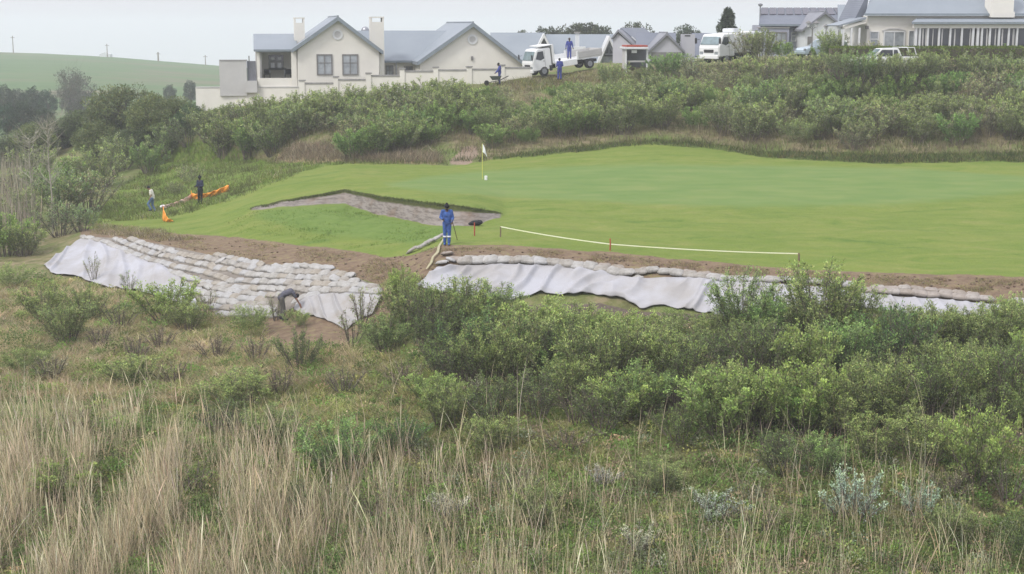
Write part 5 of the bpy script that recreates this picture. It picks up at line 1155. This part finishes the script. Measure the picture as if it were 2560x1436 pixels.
field('reeds', RE, 5000, 1.35, .55, .0145, .2, REC, (4, 4, 2, 2, 1), 'tall dry tan reeds filling the near slope', per=2, spread=.07, wfun=wre, seg=4, wind=(-.02, 0), taper=.4)
field('reed_plumes', RE, 800, 1.9, .4, .013, .12, REC, (4, 3, 3, 1, 0), 'taller reed stalks with pale seed heads', wfun=wre, seg=5, head=True, wind=(-.05, 0))
def wr2(X, Y): return np.clip((Y-950)/350, .1, 1)*np.clip((X-500)/500, .1, 1)*clump(X, Y, .006, 8)
field('sparse_reeds', [(500,900),(2640,1080),(2640,1560),(500,1560)], 760, 1.35, .5, .014, .2, REC, (4, 3, 3, 1, 1), 'scattered dry stalks among the near shrubs', per=3, spread=.15, wfun=wr2, seg=4, taper=.4)
def wfl(X, Y): return np.clip((Y-1040)/250, 0.0, 1)*np.clip(1.2-X/1150, .06, 1)*clump(X, Y)
field('fallen_straw', RE, 5200, .85, .35, .014, .8, [TAN, TAN2, (.22, .19, .15), (.36, .31, .235)], (3, 3, 2, 2), 'leaning and fallen straw between the reeds', per=2, spread=.15, wfun=wfl)
LR = [(-40,640),(0,440),(70,440),(100,560),(90,640)]
field('left_reeds', LR, 420, 3.1, .6, .05, .06, [(.34, .30, .235), (.28, .25, .19), (.22, .21, .15)], (2, 2, 1), 'pale bare cane stalks at the left edge', per=2, spread=.15, seg=4)

# ------------------------------------------------------------------ shrubs and trees
SG = (.19, .25, .09); SO_ = (.24, .275, .12); SD = (.12, .165, .075); SB = (.29, .335, .14); SGR = (.25, .265, .19); SBR = (.25, .21, .16); SLM = (.235, .315, .095)
NEAR = [shrub_proto(1.25, 1.9, 17, 17, 28, .070, [SG, SO_, SD, SB], (4, 3, 2, 2), s_) for s_ in (11, 12, 13, 14)]
NEARL = [shrub_proto(1.1, 1.7, 16, 16, 26, .078, [SLM, SG, SB], (4, 2, 2), s_) for s_ in (15, 16)]
NEARD = [shrub_proto(1.3, 1.6, 17, 15, 22, .065, [SD, SG, (.075, .08, .055)], (3, 2, 2), s_, bare=.15) for s_ in (17, 18)]
SILV = [shrub_proto(.85, .9, 13, 13, 16, .05, [(.46, .47, .42), (.30, .31, .25), (.15, .16, .11), (.58, .58, .54)], (4, 3, 2, 2), s_) for s_ in (19, 20)]
DEADB = [shrub_proto(.7, .9, 12, 11, 12, .055, [TAN2, SBR, STRAW, OLV], (3, 3, 2, 1), s_, bare=.3) for s_ in (23, 24)]
WISP = [shrub_proto(.8, 1.5, 10, 9, 12, .07, [SG, SO_, TAN2], (3, 3, 2), s_, bare=.35) for s_ in (21, 22)]
BACK = [shrub_proto(1.7, 2.1, 18, 15, 24, .105, [SO_, SG, SD, SGR], (4, 3, 1, 2), s_) for s_ in (31, 32, 33, 34)]
BACKB = [shrub_proto(1.6, 1.9, 17, 14, 19, .10, [SBR, SO_, SGR, SD], (3, 3, 2, 2), s_, bare=.25) for s_ in (35, 36)]
BACKG = [shrub_proto(1.5, 1.8, 17, 14, 24, .105, [(.15, .23, .08), SG, (.20, .28, .10)], (3, 2, 2), s_) for s_ in (37, 38)]
BLM = [(545,'the terrace wall'),(640,'the veranda'),(735,'the left chimney'),(810,'the left gable window'),(875,'the right gable window'),(945,'the right chimney'),(1030,'the middle roof'),(1110,'the second gable eave'),(1181,'the second gable vent'),(1250,'the wheelbarrow man'),(1335,'the truck cab'),(1423,'the man on the truck'),(1490,'the truck tail'),(1590,'the kiosk'),(1668,'the lilac gable'),(1720,'the blank chimney wall'),(1785,'the box truck cab'),(1850,'the box truck canopy'),(1940,'the solar panel house'),(2029,'the double street lamp'),(2100,'the villa porch'),(2185,'the pickup'),(2240,'the arched villa window'),(2330,'the left veranda glazing'),(2400,'the middle veranda glazing'),(2460,'the right veranda glazing'),(2520,'the villa chimney'),(2590,'the far right corner')]
def back_top(px): return np.interp(px, [540,640,740,850,950,1050,1150,1200,1230,1330,1480,1540,1700,2000,2300,2560], [315,300,298,276,262,256,258,262,262,242,215,192,182,172,175,190])
tiers = ['along the crest', 'high on the bank', 'low on the bank', 'at the foot of the bank']
rs = random.Random(5); cnt = 0
for ti in range(4):
    for k, (lx, ln) in enumerate(BLM):
        nxt = BLM[k+1][0] if k+1 < len(BLM) else lx+80; wdt = nxt-lx
        for side_, off in (('', 0),) + ((('slightly right of ', .5),) if wdt > 66 else ()):
            px = lx+wdt*off+rs.uniform(-16, 16)+(wdt*.25 if ti % 2 else 0); t0 = back_top(px); t1 = float(lineval(ROWS[11][1], px)[0])-26
            py = t0+(t1-t0)*(ti+rs.uniform(.1, .9))/4
            if 1130 < px < 1215 and py > 345: continue
            if 680 < px < 850 and py > 350: continue
            hh_ = rs.uniform(.8, 1.22)*(1.0 if px > 1330 or px < 1180 else .8)
            if ti == 0: hh_ = rs.uniform(.98, 1.22) if px > 1640 else (rs.uniform(.66, .82) if px < 760 else rs.uniform(.85, 1.05) if px < 1180 else hh_)
            if 1550 < px < 1640 and ti < 2: hh_ *= .6
            if 1290 < px < 1520 and ti < 2: hh_ *= .45
            r0 = rs.random(); pr, ds = (rs.choice(BACK), 'olive') if r0 < .55 else ((rs.choice(BACKB), 'brownish') if r0 < .8 else (rs.choice(BACKG), 'green'))
            plant('shrub', pr, G(px, py, -.1), (hh_*rs.uniform(.95, 1.25), hh_*rs.uniform(.95, 1.25), hh_), rs.uniform(0, 6.28), '%s shrub %s, %s below %s' % (ds, tiers[ti], side_.strip() or 'straight', ln) if not side_ else '%s shrub %s, right of below %s' % (ds, tiers[ti], ln), 'shrub', 'shrubs on the bank behind the green'); cnt += 1
# bushes on the left: (px, base py, width m, height m, proto, words)
TR_R = [tree_proto(2.7, 4.7, .6, 170, 95, .20, [(.15, .185, .07), SD, (.20, .225, .09)], (3, 3, 2), s_) for s_ in (51, 52)]
TR_D = tree_proto(2.5, 4.1, .5, 150, 90, .19, [(.09, .12, .065), (.13, .16, .08), SD], (3, 3, 2), 53)
TR_HZ = tree_proto(4.2, 9.0, .6, 95, 40, .42, [(.09, .11, .075), (.12, .13, .10)], (1, 1), 54, bare=True)
CONI = [tree_proto(3.6, 9.0, .6, 120, 60, .42, [(.05, .08, .05), (.07, .10, .06)], (1, 1), s_) for s_ in (55, 56)]
for px, py, sc, pr, lb in ((305, 350, 1.08, TR_R[0], 'big round dark green tree at the left below the hill'), (215, 352, .82, TR_D, 'darker tree on the left shoulder of the big round tree'), (385, 345, .82, TR_R[1], 'olive tree just right of the big round tree'), (160, 372, .75, TR_D, 'dark tree below the hazy bare tree'), (85, 405, .8, TR_R[1], 'leafy tree above the pale canes at the left edge'),
        (440, 335, .7, TR_R[0], 'low tree left of the terrace wall'), (478, 322, .55, TR_D, 'small dark tree just left of the terrace wall end'), (20, 420, .75, TR_D, 'dark tree touching the left frame edge'), (245, 400, .75, TR_R[1], 'rounded tree in front of the big round tree'), (335, 395, .7, TR_D, 'dark bush between the big round tree and the rough grass')):
    plant('broadleaf_tree', pr, G(px, py, -.3), sc, random.uniform(0, 6), lb, 'tree', parts=('crown', 'trunk'))
for px, py, s_, pr, lb in ((420,395,1.25,BACK[0],'olive shrub at the top of the rough green grass'),(370,432,1.2,BACKG[0],'green shrub left of the rough grass, above the walking man'),(300,428,1.35,BACK[1],'olive shrub two places left of the rough grass'),(250,470,1.4,BACK[2],'broad olive shrub left of the walking man'),(190,470,1.3,BACKG[1],'green shrub above the bare thin trunk'),(225,530,1.35,BACKB[0],'brown twiggy shrub left of the cream shirt man'),(160,540,1.4,BACK[3],'olive shrub beside the thin pale trunk'),(120,500,1.3,BACKG[0],'leafy shrub right of the pale canes'),(150,590,1.0,BACKB[1],'dry brown shrub above the sheet nose'),(205,578,.8,BACKB[0],'small grey-brown shrub at the upper tip of the left sheet'),(60,580,1.2,BACK[0],'olive shrub in front of the pale canes'),(15,640,1.2,BACKG[1],'green shrub at the left edge beside the sheet'),(60,640,.8,BACK[2],'low shrub left of the sheet nose'),(95,450,1.3,BACK[1],'shrub among the upper pale canes'),(35,500,1.2,BACKB[0],'dry shrub behind the canes at the frame edge'),
        (475,462,.72,BACKB[1],'grey twiggy bush standing behind the man in navy'),(442,488,.5,BACKB[0],'dry tan bush left of the man in navy'),
        (560,388,1.35,BACK[0],'large olive bush at the left end of the back bank'),(620,392,1.45,BACKG[0],'broad green bush right of the large olive one'),(680,385,1.2,BACK[2],'olive bush beside the tan dead grass'),(520,350,1.2,BACK[3],'olive bush under the terrace wall end'),(497,320,.62,BACK[1],'shrub at the very left end of the terrace wall foot'),(532,314,.62,BACK[0],'shrub below the left third of the terrace wall'),(570,308,.62,BACK[2],'shrub below the middle of the terrace wall'),(612,302,.62,BACKG[0],'green shrub below the veranda side of the terrace wall'),(655,294,.62,BACK[3],'shrub hiding the right end of the terrace wall'),(470,362,1.15,BACKB[0],'brownish bush above the rough green grass'),
        (880,396,1.05,BACKG[1],'round green bush behind the bunker corner'),(935,392,1.2,BACKG[0],'larger round green bush right of the bunker corner'),(1000,378,1.0,BACK[1],'olive bush left of the dirt path')):
    plant('shrub', pr, G(px, py, -.1), (s_*1.05, s_*1.05, s_), random.uniform(0, 6), lb, 'shrub', 'shrubs left of the green')
# pale bare sapling
q = MB(); tb = G(132, 585); H0 = 6.4
q.tube([(0, 0, 0), (.08, 0, 2.2), (-.02, .05, 4.2), (.05, 0, H0)], [.06, .05, .04, .02], 7)
for i in range(46):
    z = random.uniform(2.6, H0); a = random.uniform(0, 6.28); l_ = random.uniform(.5, 1.9)*(1.1-.5*(z/H0)); e = Vector((math.cos(a)*l_, math.sin(a)*l_*.8, z+l_*.75)); q.tube([(0, 0, z), e*.6+Vector((0, 0, z*.38)), e], [.02, .013, .005], 4, cap=False)
    for _ in range(3): f_ = e*random.uniform(.7, 1)+Vector((0, 0, 0)); q.tube([Vector((e.x*.7, e.y*.7, z+(e.z-z)*.7)), e+Vector((random.gauss(0, .3), random.gauss(0, .3), random.uniform(.1, .5)))], [.009, .003], 3, cap=False)
M['palebark'] = mat('pale_bark', (.33, .31, .25), (.23, .22, .17), scale=6)
r_ = empty('bare_tree', tb); tag(r_, 'slender pale bare tree standing left of the rough grass', 'tree'); q.build('trunk', M['palebark'], r_)
r2 = r_.copy(); COL.objects.link(r2); r2.location = G(85, 560); r2.rotation_euler = (0, 0, 2); r2.scale = (1.1, 1.1, .85); r2['label'] = 'second pale bare tree, leafless and wider, nearer the left edge'; c_ = r_.children[0].copy(); COL.objects.link(c_); c_.parent = r2
# far valley trees
for px, pb, ht, pr, lb in ((8,300,5.8,0,'dark round tree at the left edge of the valley'),(42,300,5.2,1,'second dark valley tree from the left edge'),(80,300,5.5,0,'hazy tree crown left of the bare valley tree'),(118,302,5.2,1,'broad hazy tree under the far hill'),(60,335,4.2,1,'low dark tree in front of the valley trees'),(20,345,4.4,0,'low tree above the canes at the left edge'),(110,345,4.2,0,'dark tree behind the leafy left tree'),(425,262,4,1,'small bluish tree at the foot of the far hill'),(478,258,4.5,0,'small bluish tree beside the terrace wall end')):
    d = 250 if pb < 330 and px < 400 else (300 if px > 400 else 190); p_ = W(px, pb, d); s_ = ht/9; plant('broadleaf_tree', CONI[pr], Vector(p_), (s_*.85, s_*.85, s_*1.0), px*.1, lb, 'tree', 'trees in the valley', parts=('crown', 'trunk'))
plant('hazy_tree', TR_HZ, Vector(W(178, 295, 265)), (.62, .62, .98), 1, 'tall thin-leaved hazy tree against the far green hill', 'tree', parts=('crown', 'trunk'))
plant('hazy_tree', TR_HZ, Vector(W(203, 295, 275)), (.72, .72, .92), 3, 'bare grey twiggy tree right behind the hazy tree', 'tree', parts=('crown', 'trunk'))
# skyline trees behind the houses
TRS = [tree_proto(3.0, 6.5, 2.2, 60, 50, .38, [(.06, .075, .05), (.085, .10, .06)], (1, 1), s_) for s_ in (57, 58)]
for px, pt, ht, k_, sx, lb in ((1366,68,6,0,.7,'skyline tree just above the left A-frame'),(1385,77,4,1,.7,'small skyline tree right of the left A-frame'),(1412,76,5,0,.9,'low skyline tree left of the tallest skyline clump'),(1445,62,7,1,1.1,'broad skyline tree in the tallest clump'),(1468,61,7,0,.9,'tallest skyline tree behind the long roof'),(1495,69,6,1,.8,'skyline tree at the right end of the clump'),(1515,79,4,0,.7,'lowest skyline tree near the right A-frame'),(1593,60,7,1,.75,'single tree behind the steep dark roofs'),(1620,80,4,0,.8,'low tree behind the grey house ridge'),(1716,63,6.5,0,.6,'thin tree above the blank chimney wall'),(1736,77,4.5,1,.7,'low bushy tree right of the blank chimney wall'),(1305,78,4,1,.6,'tiny treetop above the long roof at its left')):
    d = 190; zt_ = W(px, pt, d); s_ = ht/6.5; plant('broadleaf_tree', TRS[k_], Vector((zt_[0], zt_[1], zt_[2]-ht)), (s_*sx, s_*sx, s_), px, lb, 'tree', 'trees behind the houses', parts=('crown', 'trunk'))
PINE = tree_proto(1.75, 5.2, .6, 120, 70, .24, [(.05, .075, .045), (.07, .095, .055), (.04, .055, .04)], (2, 2, 1), 61, cone=True)
zt_ = W(1820, 26, 135); plant('pine_tree', PINE, Vector((zt_[0], zt_[1], zt_[2]-5.0)), (1.0, 1.0, .98), 0, 'dark green pine standing alone between the houses', 'tree', parts=('crown', 'trunk'))
for px, py, s_, pr, lb in ((1873,152,1.3,BACKB[0],'greyish bush right of the second truck'),(1905,158,1.25,BACK[0],'dark bush in front of the solar panel house'),(1957,150,.8,BACKG[1],'bright low bush under the solar house windows'),(2075,140,1.0,BACK[1],'dark upright bush between the parked cars'),(2500,172,1.0,BACKG[0],'light green bush against the clipped hedge'),(2150,205,1.05,BACK[2],'olive bush hiding the nose of the white pickup'),(2190,212,1.1,BACK[1],'bush below the front wheel of the white pickup'),(2232,208,1.08,BACKB[1],'greyish bush covering the pickup doors'),(2275,210,1.12,BACK[3],'bush covering the rear wheel of the pickup'),(2310,206,1.0,BACK[0],'olive bush just behind the pickup tail'),(2100,196,1.0,BACK[3],'rounded bush left of the pickup nose')):
    plant('shrub', pr, Vector(W(px, py, min(104.5, ground_d(px, py)) if 2090 < px < 2320 and py > 190 else ground_d(px, max(py, 170))*.99)), s_*.9, px, lb, 'shrub', 'shrubs by the houses')

# near shrubs, placed one by one: (px, base py, half width px, height px, kind, words)
K = dict(b=DEADB, n=NEAR, l=NEARL, d=NEARD, s=SILV, w=WISP)
NS = [
 (1855,842,95,135,'n','shrub with pale twigs hiding the right end of the long sheet'),(1925,835,60,120,'w','thin wispy shrub between the two round shrubs'),(2050,860,125,170,'n','big round shrub standing against the right lawn edge'),(2130,850,80,120,'n','shrub on the right shoulder of the big round one'),(1790,870,70,90,'n','low shrub left of the pale twigged one'),
 (1230,815,90,110,'n','shrub overlapping the left part of the long sheet'),(1150,825,90,110,'n','shrub at the lower left corner of the long sheet'),(1080,850,80,120,'d','dark shrub below the gully'),(1020,830,70,115,'n','leafy shrub in the gully between the two sheets'),(1000,760,40,80,'l','bright shrub in the gully above the leafy one'),(965,880,80,80,'n','shrub right of the point of the grubby sheet'),(905,820,45,90,'w','wispy shrub in front of the grubby sheet'),(1330,850,100,110,'l','bright shrub below the middle of the long sheet'),(1430,860,100,105,'n','shrub right of the bright one below the sheet'),(1530,860,90,90,'l','low bright shrub under the sheet sag'),(1620,880,80,90,'w','dry wispy shrub where the sheet dips'),(1690,900,90,100,'n','olive shrub below the sheet hem, right of the dip'),
 (1200,930,110,130,'d','dark wide shrub in the middle of the near slope'),(1300,960,100,150,'n','shrub right of the dark wide one'),(1400,950,100,130,'d','shadowy twiggy shrub below the bright row'),(1500,970,110,150,'n','rounded shrub left of centre right'),(1600,960,100,140,'n','tall olive shrub at centre right'),(1720,980,110,130,'d','sprawling dark shrub with arching twigs'),(1560,1050,90,110,'l','small lime shrub below the rounded one'),(1440,1060,70,80,'w','wispy plant at the foot of the shadowy shrub'),
 (1900,960,110,140,'d','dark shrub under the pale twigged one'),(2010,970,80,140,'l','upright bright shrub below the big round shrub'),(2120,950,100,130,'n','shrub below the right shoulder shrub'),(2230,930,100,150,'d','tall dark shrub left of the right sheet'),(2330,890,90,110,'n','shrub overlapping the right sheet'),(2430,900,90,110,'n','shrub under the beige sandbags'),(2530,900,90,130,'n','shrub at the frame edge by the beige sandbags'),(2550,830,60,80,'l','bright shrub tip at the right frame edge'),
 (1800,1090,110,150,'l','large lime green shrub right of centre'),(1900,1080,90,130,'n','olive shrub touching the large lime one'),(2000,1080,100,160,'l','leafy bright shrub in the right middle'),(2110,1060,100,130,'n','arching shrub right of the leafy bright one'),(2210,1060,100,150,'n','big arching shrub with drooping twigs'),(2310,1050,100,150,'d','deep green shrub in the right third'),(2420,1030,100,140,'n','shrub two from the right frame edge'),(2530,1050,110,170,'d','tall dark shrub at the right frame edge'),
 (2440,1210,90,170,'l','fresh green leafy shrub low at the right'),(2180,1150,90,100,'n','shrub below the arching ones'),(2320,1160,90,110,'n','shrub left of the fresh green leafy one'),(1700,1110,80,90,'d','dim shrub left of the large lime one'),(1950,1180,90,90,'d','low dark shrub below the leafy bright one'),(2060,1190,80,90,'n','low shrub near the silver bush'),
 (2130,1300,95,110,'s','largest silver-leaved bush low at the right'),(2300,1290,70,70,'s','smaller silver bush right of the largest'),(1785,1300,75,65,'s','flat silver bush below the dim shrub'),(1500,1220,50,50,'s','small silver tuft at lower centre'),(1600,1380,60,60,'s','silver tuft near the bottom edge, centre right'),(1110,1300,60,60,'s','silver tuft among the reeds below centre'),
 (745,1300,55,90,'d','dark green bush among the reeds'),(1340,1320,80,90,'n','green bush at lower centre'),(170,860,80,90,'n','shrub below the nose of the left sheet'),(110,800,70,80,'n','shrub hiding the lower left sheet hem'),(215,800,60,70,'n','olive shrub against the left sheet hem'),(235,705,22,62,'w','single upright weed in front of the left sheet'),(320,745,25,62,'w','thin leafy weed at the lower edge of the left sheet'),(420,810,80,95,'l','bright bush below the left sheet corner'),(470,830,60,70,'n','shrub right of the bright bush under the sheet'),(520,790,30,60,'w','wispy weed left of the bottom sandbags'),(300,820,60,60,'w','thin shrub under the middle of the left sheet'),
 (625,835,55,60,'n','low bush below the bottom sandbags'),(690,800,28,58,'w','leafy weed left of the bending man'),(745,820,40,40,'n','low green clump at the feet of the bending man'),(750,930,60,90,'d','grey-green bush below the bare soil'),(880,860,50,70,'w','twiggy plant at the point of the grubby sheet'),(640,800,22,40,'w','small weed against the bottom sandbags'),
 (330,960,90,60,'n','low green mound on the left slope'),(600,1010,110,70,'n','spreading green mound left of centre'),(850,1180,110,110,'n','green thicket between the reeds and centre'),(560,1080,90,70,'d','dark mound above the reeds'),(1000,1130,80,80,'d','dark low thicket below centre'),(1080,1010,70,70,'l','small bright bush on the middle slope'),(680,1110,80,80,'n','green bush right of the dark mound'),(150,1250,90,90,'l','green growth inside the left reeds'),(480,1230,80,70,'w','thin green growth inside the middle reeds'),(1230,1130,80,80,'n','green bush at lower middle'),(1290,1240,70,70,'w','wispy bush near the lower middle'),(1650,1230,80,70,'n','low shrub left of the flat silver bush'),(2520,1250,70,90,'w','wispy shrub low at the right frame edge'),(2380,1360,80,80,'n','shrub near the bottom right corner'),(1900,1330,80,70,'w','wispy shrub between the silver bushes'),(2550,1400,80,100,'d','dark shrub in the bottom right corner'),(60,930,70,50,'n','low green mound at the left frame edge'),(950,1300,80,90,'w','wispy growth right of the dark reed bush'),
 (30,720,50,50,'n','small bush left of the sheet nose at the frame edge'),(200,1090,80,60,'w','thin weeds above the left reeds'),(340,905,45,60,'b','brown dead scrub on the left slope below the sheet'),(400,875,40,55,'b','brown twiggy tuft below the bright bush'),(540,900,50,55,'b','brown dead clump left of the bare soil'),(640,905,40,60,'b','straw coloured tuft at the left edge of the bare soil'),(130,950,60,55,'b','brown scrub near the left frame edge'),(430,960,55,50,'b','low brown clump in the middle of the left slope'),(700,985,50,60,'b','brown scrub below the grey-green bush'),(860,985,50,60,'b','brown tangle on the middle slope'),(1180,1010,70,60,'b','reddish brown tangle below the dark wide shrub'),(1010,960,50,50,'b','small brown tuft right of the middle slope'),(250,870,45,50,'b','brown tuft between the two left bushes'),(1420,1130,60,55,'b','brown tangle at lower centre'),(2380,1240,60,60,'b','brown twigs left of the lower right bush')]
i_ = 0
for px, py, hw, hp, kd, lb in NS:
    s = scale_at(px, py); hm = hp/s*(.92 if 1180 < px < 1840 and 800 < py < 905 else 1.12); wm = hw/s; base = {'n': (1.25, 1.9), 'l': (1.1, 1.7), 'd': (1.3, 1.6), 's': (.85, .9), 'w': (.8, 1.5), 'b': (.7, .9)}[kd]; pr = K[kd][i_ % len(K[kd])]; i_ += 1
    plant('shrub', pr, G(px, py, -.05), (wm/base[0]*1.12, wm/base[0]*1.12, hm/base[1]), random.uniform(0, 6), lb, 'shrub', 'shrubs on the near slope')

FLM = [(1062,'the five stepped bags'),(1118,'the man in blue'),(1186,'the red stake'),(1258,'the left tape end'),(1340,'the flatbed cab'),(1423,'the man on the truck'),(1500,'the tape stake'),(1592,'the kiosk'),(1668,'the lilac gable'),(1785,'the box truck'),(1860,'the pine'),(1935,'the solar house'),(2000,'the right tape stake'),(2080,'the parked cars'),(2150,'the porch'),(2230,'the pickup'),(2310,'the first veranda panes'),(2400,'the middle veranda panes'),(2490,'the villa chimney'),(2560,'the frame edge')]
rs = random.Random(12)
for ti, (y0, y1, nm) in enumerate(((840, 880, 'upper'), (905, 975, 'middle'), (1010, 1090, 'lower'))):
    for lx, ln in FLM:
        if lx < 1100 and ti == 2: continue
        px = lx+rs.uniform(-14, 14)+(26 if ti % 2 else 0); py = rs.uniform(y0, y1)+(px-1500)*.01; kd = rs.choice('nnnnddl'); pr = rs.choice(K[kd]); s_ = rs.uniform(.75, 1.02)*(.72 if ti == 0 and 1180 < lx < 1840 else 1)
        plant('shrub', pr, G(px, py, -.05), (s_*1.05, s_*1.05, s_*rs.uniform(.8, 1.0)), rs.uniform(0, 6), 'small %s shrub in the %s thicket, straight below %s' % ({'n': 'olive', 'd': 'dark', 'l': 'bright'}[kd], nm, ln), 'shrub', 'shrubs filling the near thicket')

# past 300 shrubs the ones that show smallest become one undergrowth object
SH = [o for o in SC.objects if o.type == 'EMPTY' and o.name.split('.')[0] == 'shrub']
def shows(o):
    h_ = o.children[0].data.vertices; d = max(1, o.location.y); px = CX + F*o.location.x/(d*.98)
    hid = o.get('group') == 'shrubs filling the near thicket'
    return (o.scale[2]*(1.9 if d > 75 else 1.6)/d)*(0.0 if (px < -60 or px > 2620) else (.8 if hid else 1))
SH.sort(key=shows, reverse=True); VV, QQ, CC, nv = [], [], [], 0
for o in SH[297:]:
    Mx = np.array(Matrix.LocRotScale(o.location, o.rotation_euler, o.scale)); f = [c for c in o.children if c.name.startswith('foliage')][0].data
    v = np.empty(len(f.vertices)*3, np.float32); f.vertices.foreach_get('co', v); v = v.reshape(-1, 3); c = np.empty(len(v)*4, np.float32); f.color_attributes['col'].data.foreach_get('color', c); c = c.reshape(-1, 4)[:, :3]*random.uniform(.8, 1.15)
    VV.append(v@Mx[:3, :3].T+Mx[:3, 3]); CC.append(c); QQ.append(np.arange(len(v)).reshape(-1, 4)+nv); nv += len(v)
    for ch in list(o.children): bpy.data.objects.remove(ch)
    bpy.data.objects.remove(o)
if VV:
    o = link('undergrowth', mesh_np('undergrowth', np.concatenate(VV), np.concatenate(QQ), MG, np.concatenate(CC))); tag(o, 'smaller shrubs merging into the thickets on both slopes', 'undergrowth', kind='stuff')

# ------------------------------------------------------------------ haze
HZ = True
if HZ:
    m = bpy.data.materials.new('haze'); m.use_nodes = True; t = m.node_tree; t.nodes.clear(); o_ = N(t, 'ShaderNodeOutputMaterial'); v_ = N(t, 'ShaderNodeVolumePrincipled')
    v_.inputs['Density'].default_value = .00062; v_.inputs['Color'].default_value = (.93, .96, 1, 1); v_.inputs['Anisotropy'].default_value = .2
    t.links.new(v_.outputs[0], o_.inputs['Volume'])
    zmin = float(VF[:, 2].min())-1; xm = float(np.abs(VF[:, 0]).max())+20; ym = float(VF[:, 1].max())+20
    o = MB().box(-xm, xm, -20, ym, zmin, 34).build('haze', m); tag(o, kind='stuff', label='pale haze in the air over the valley', cat='haze')
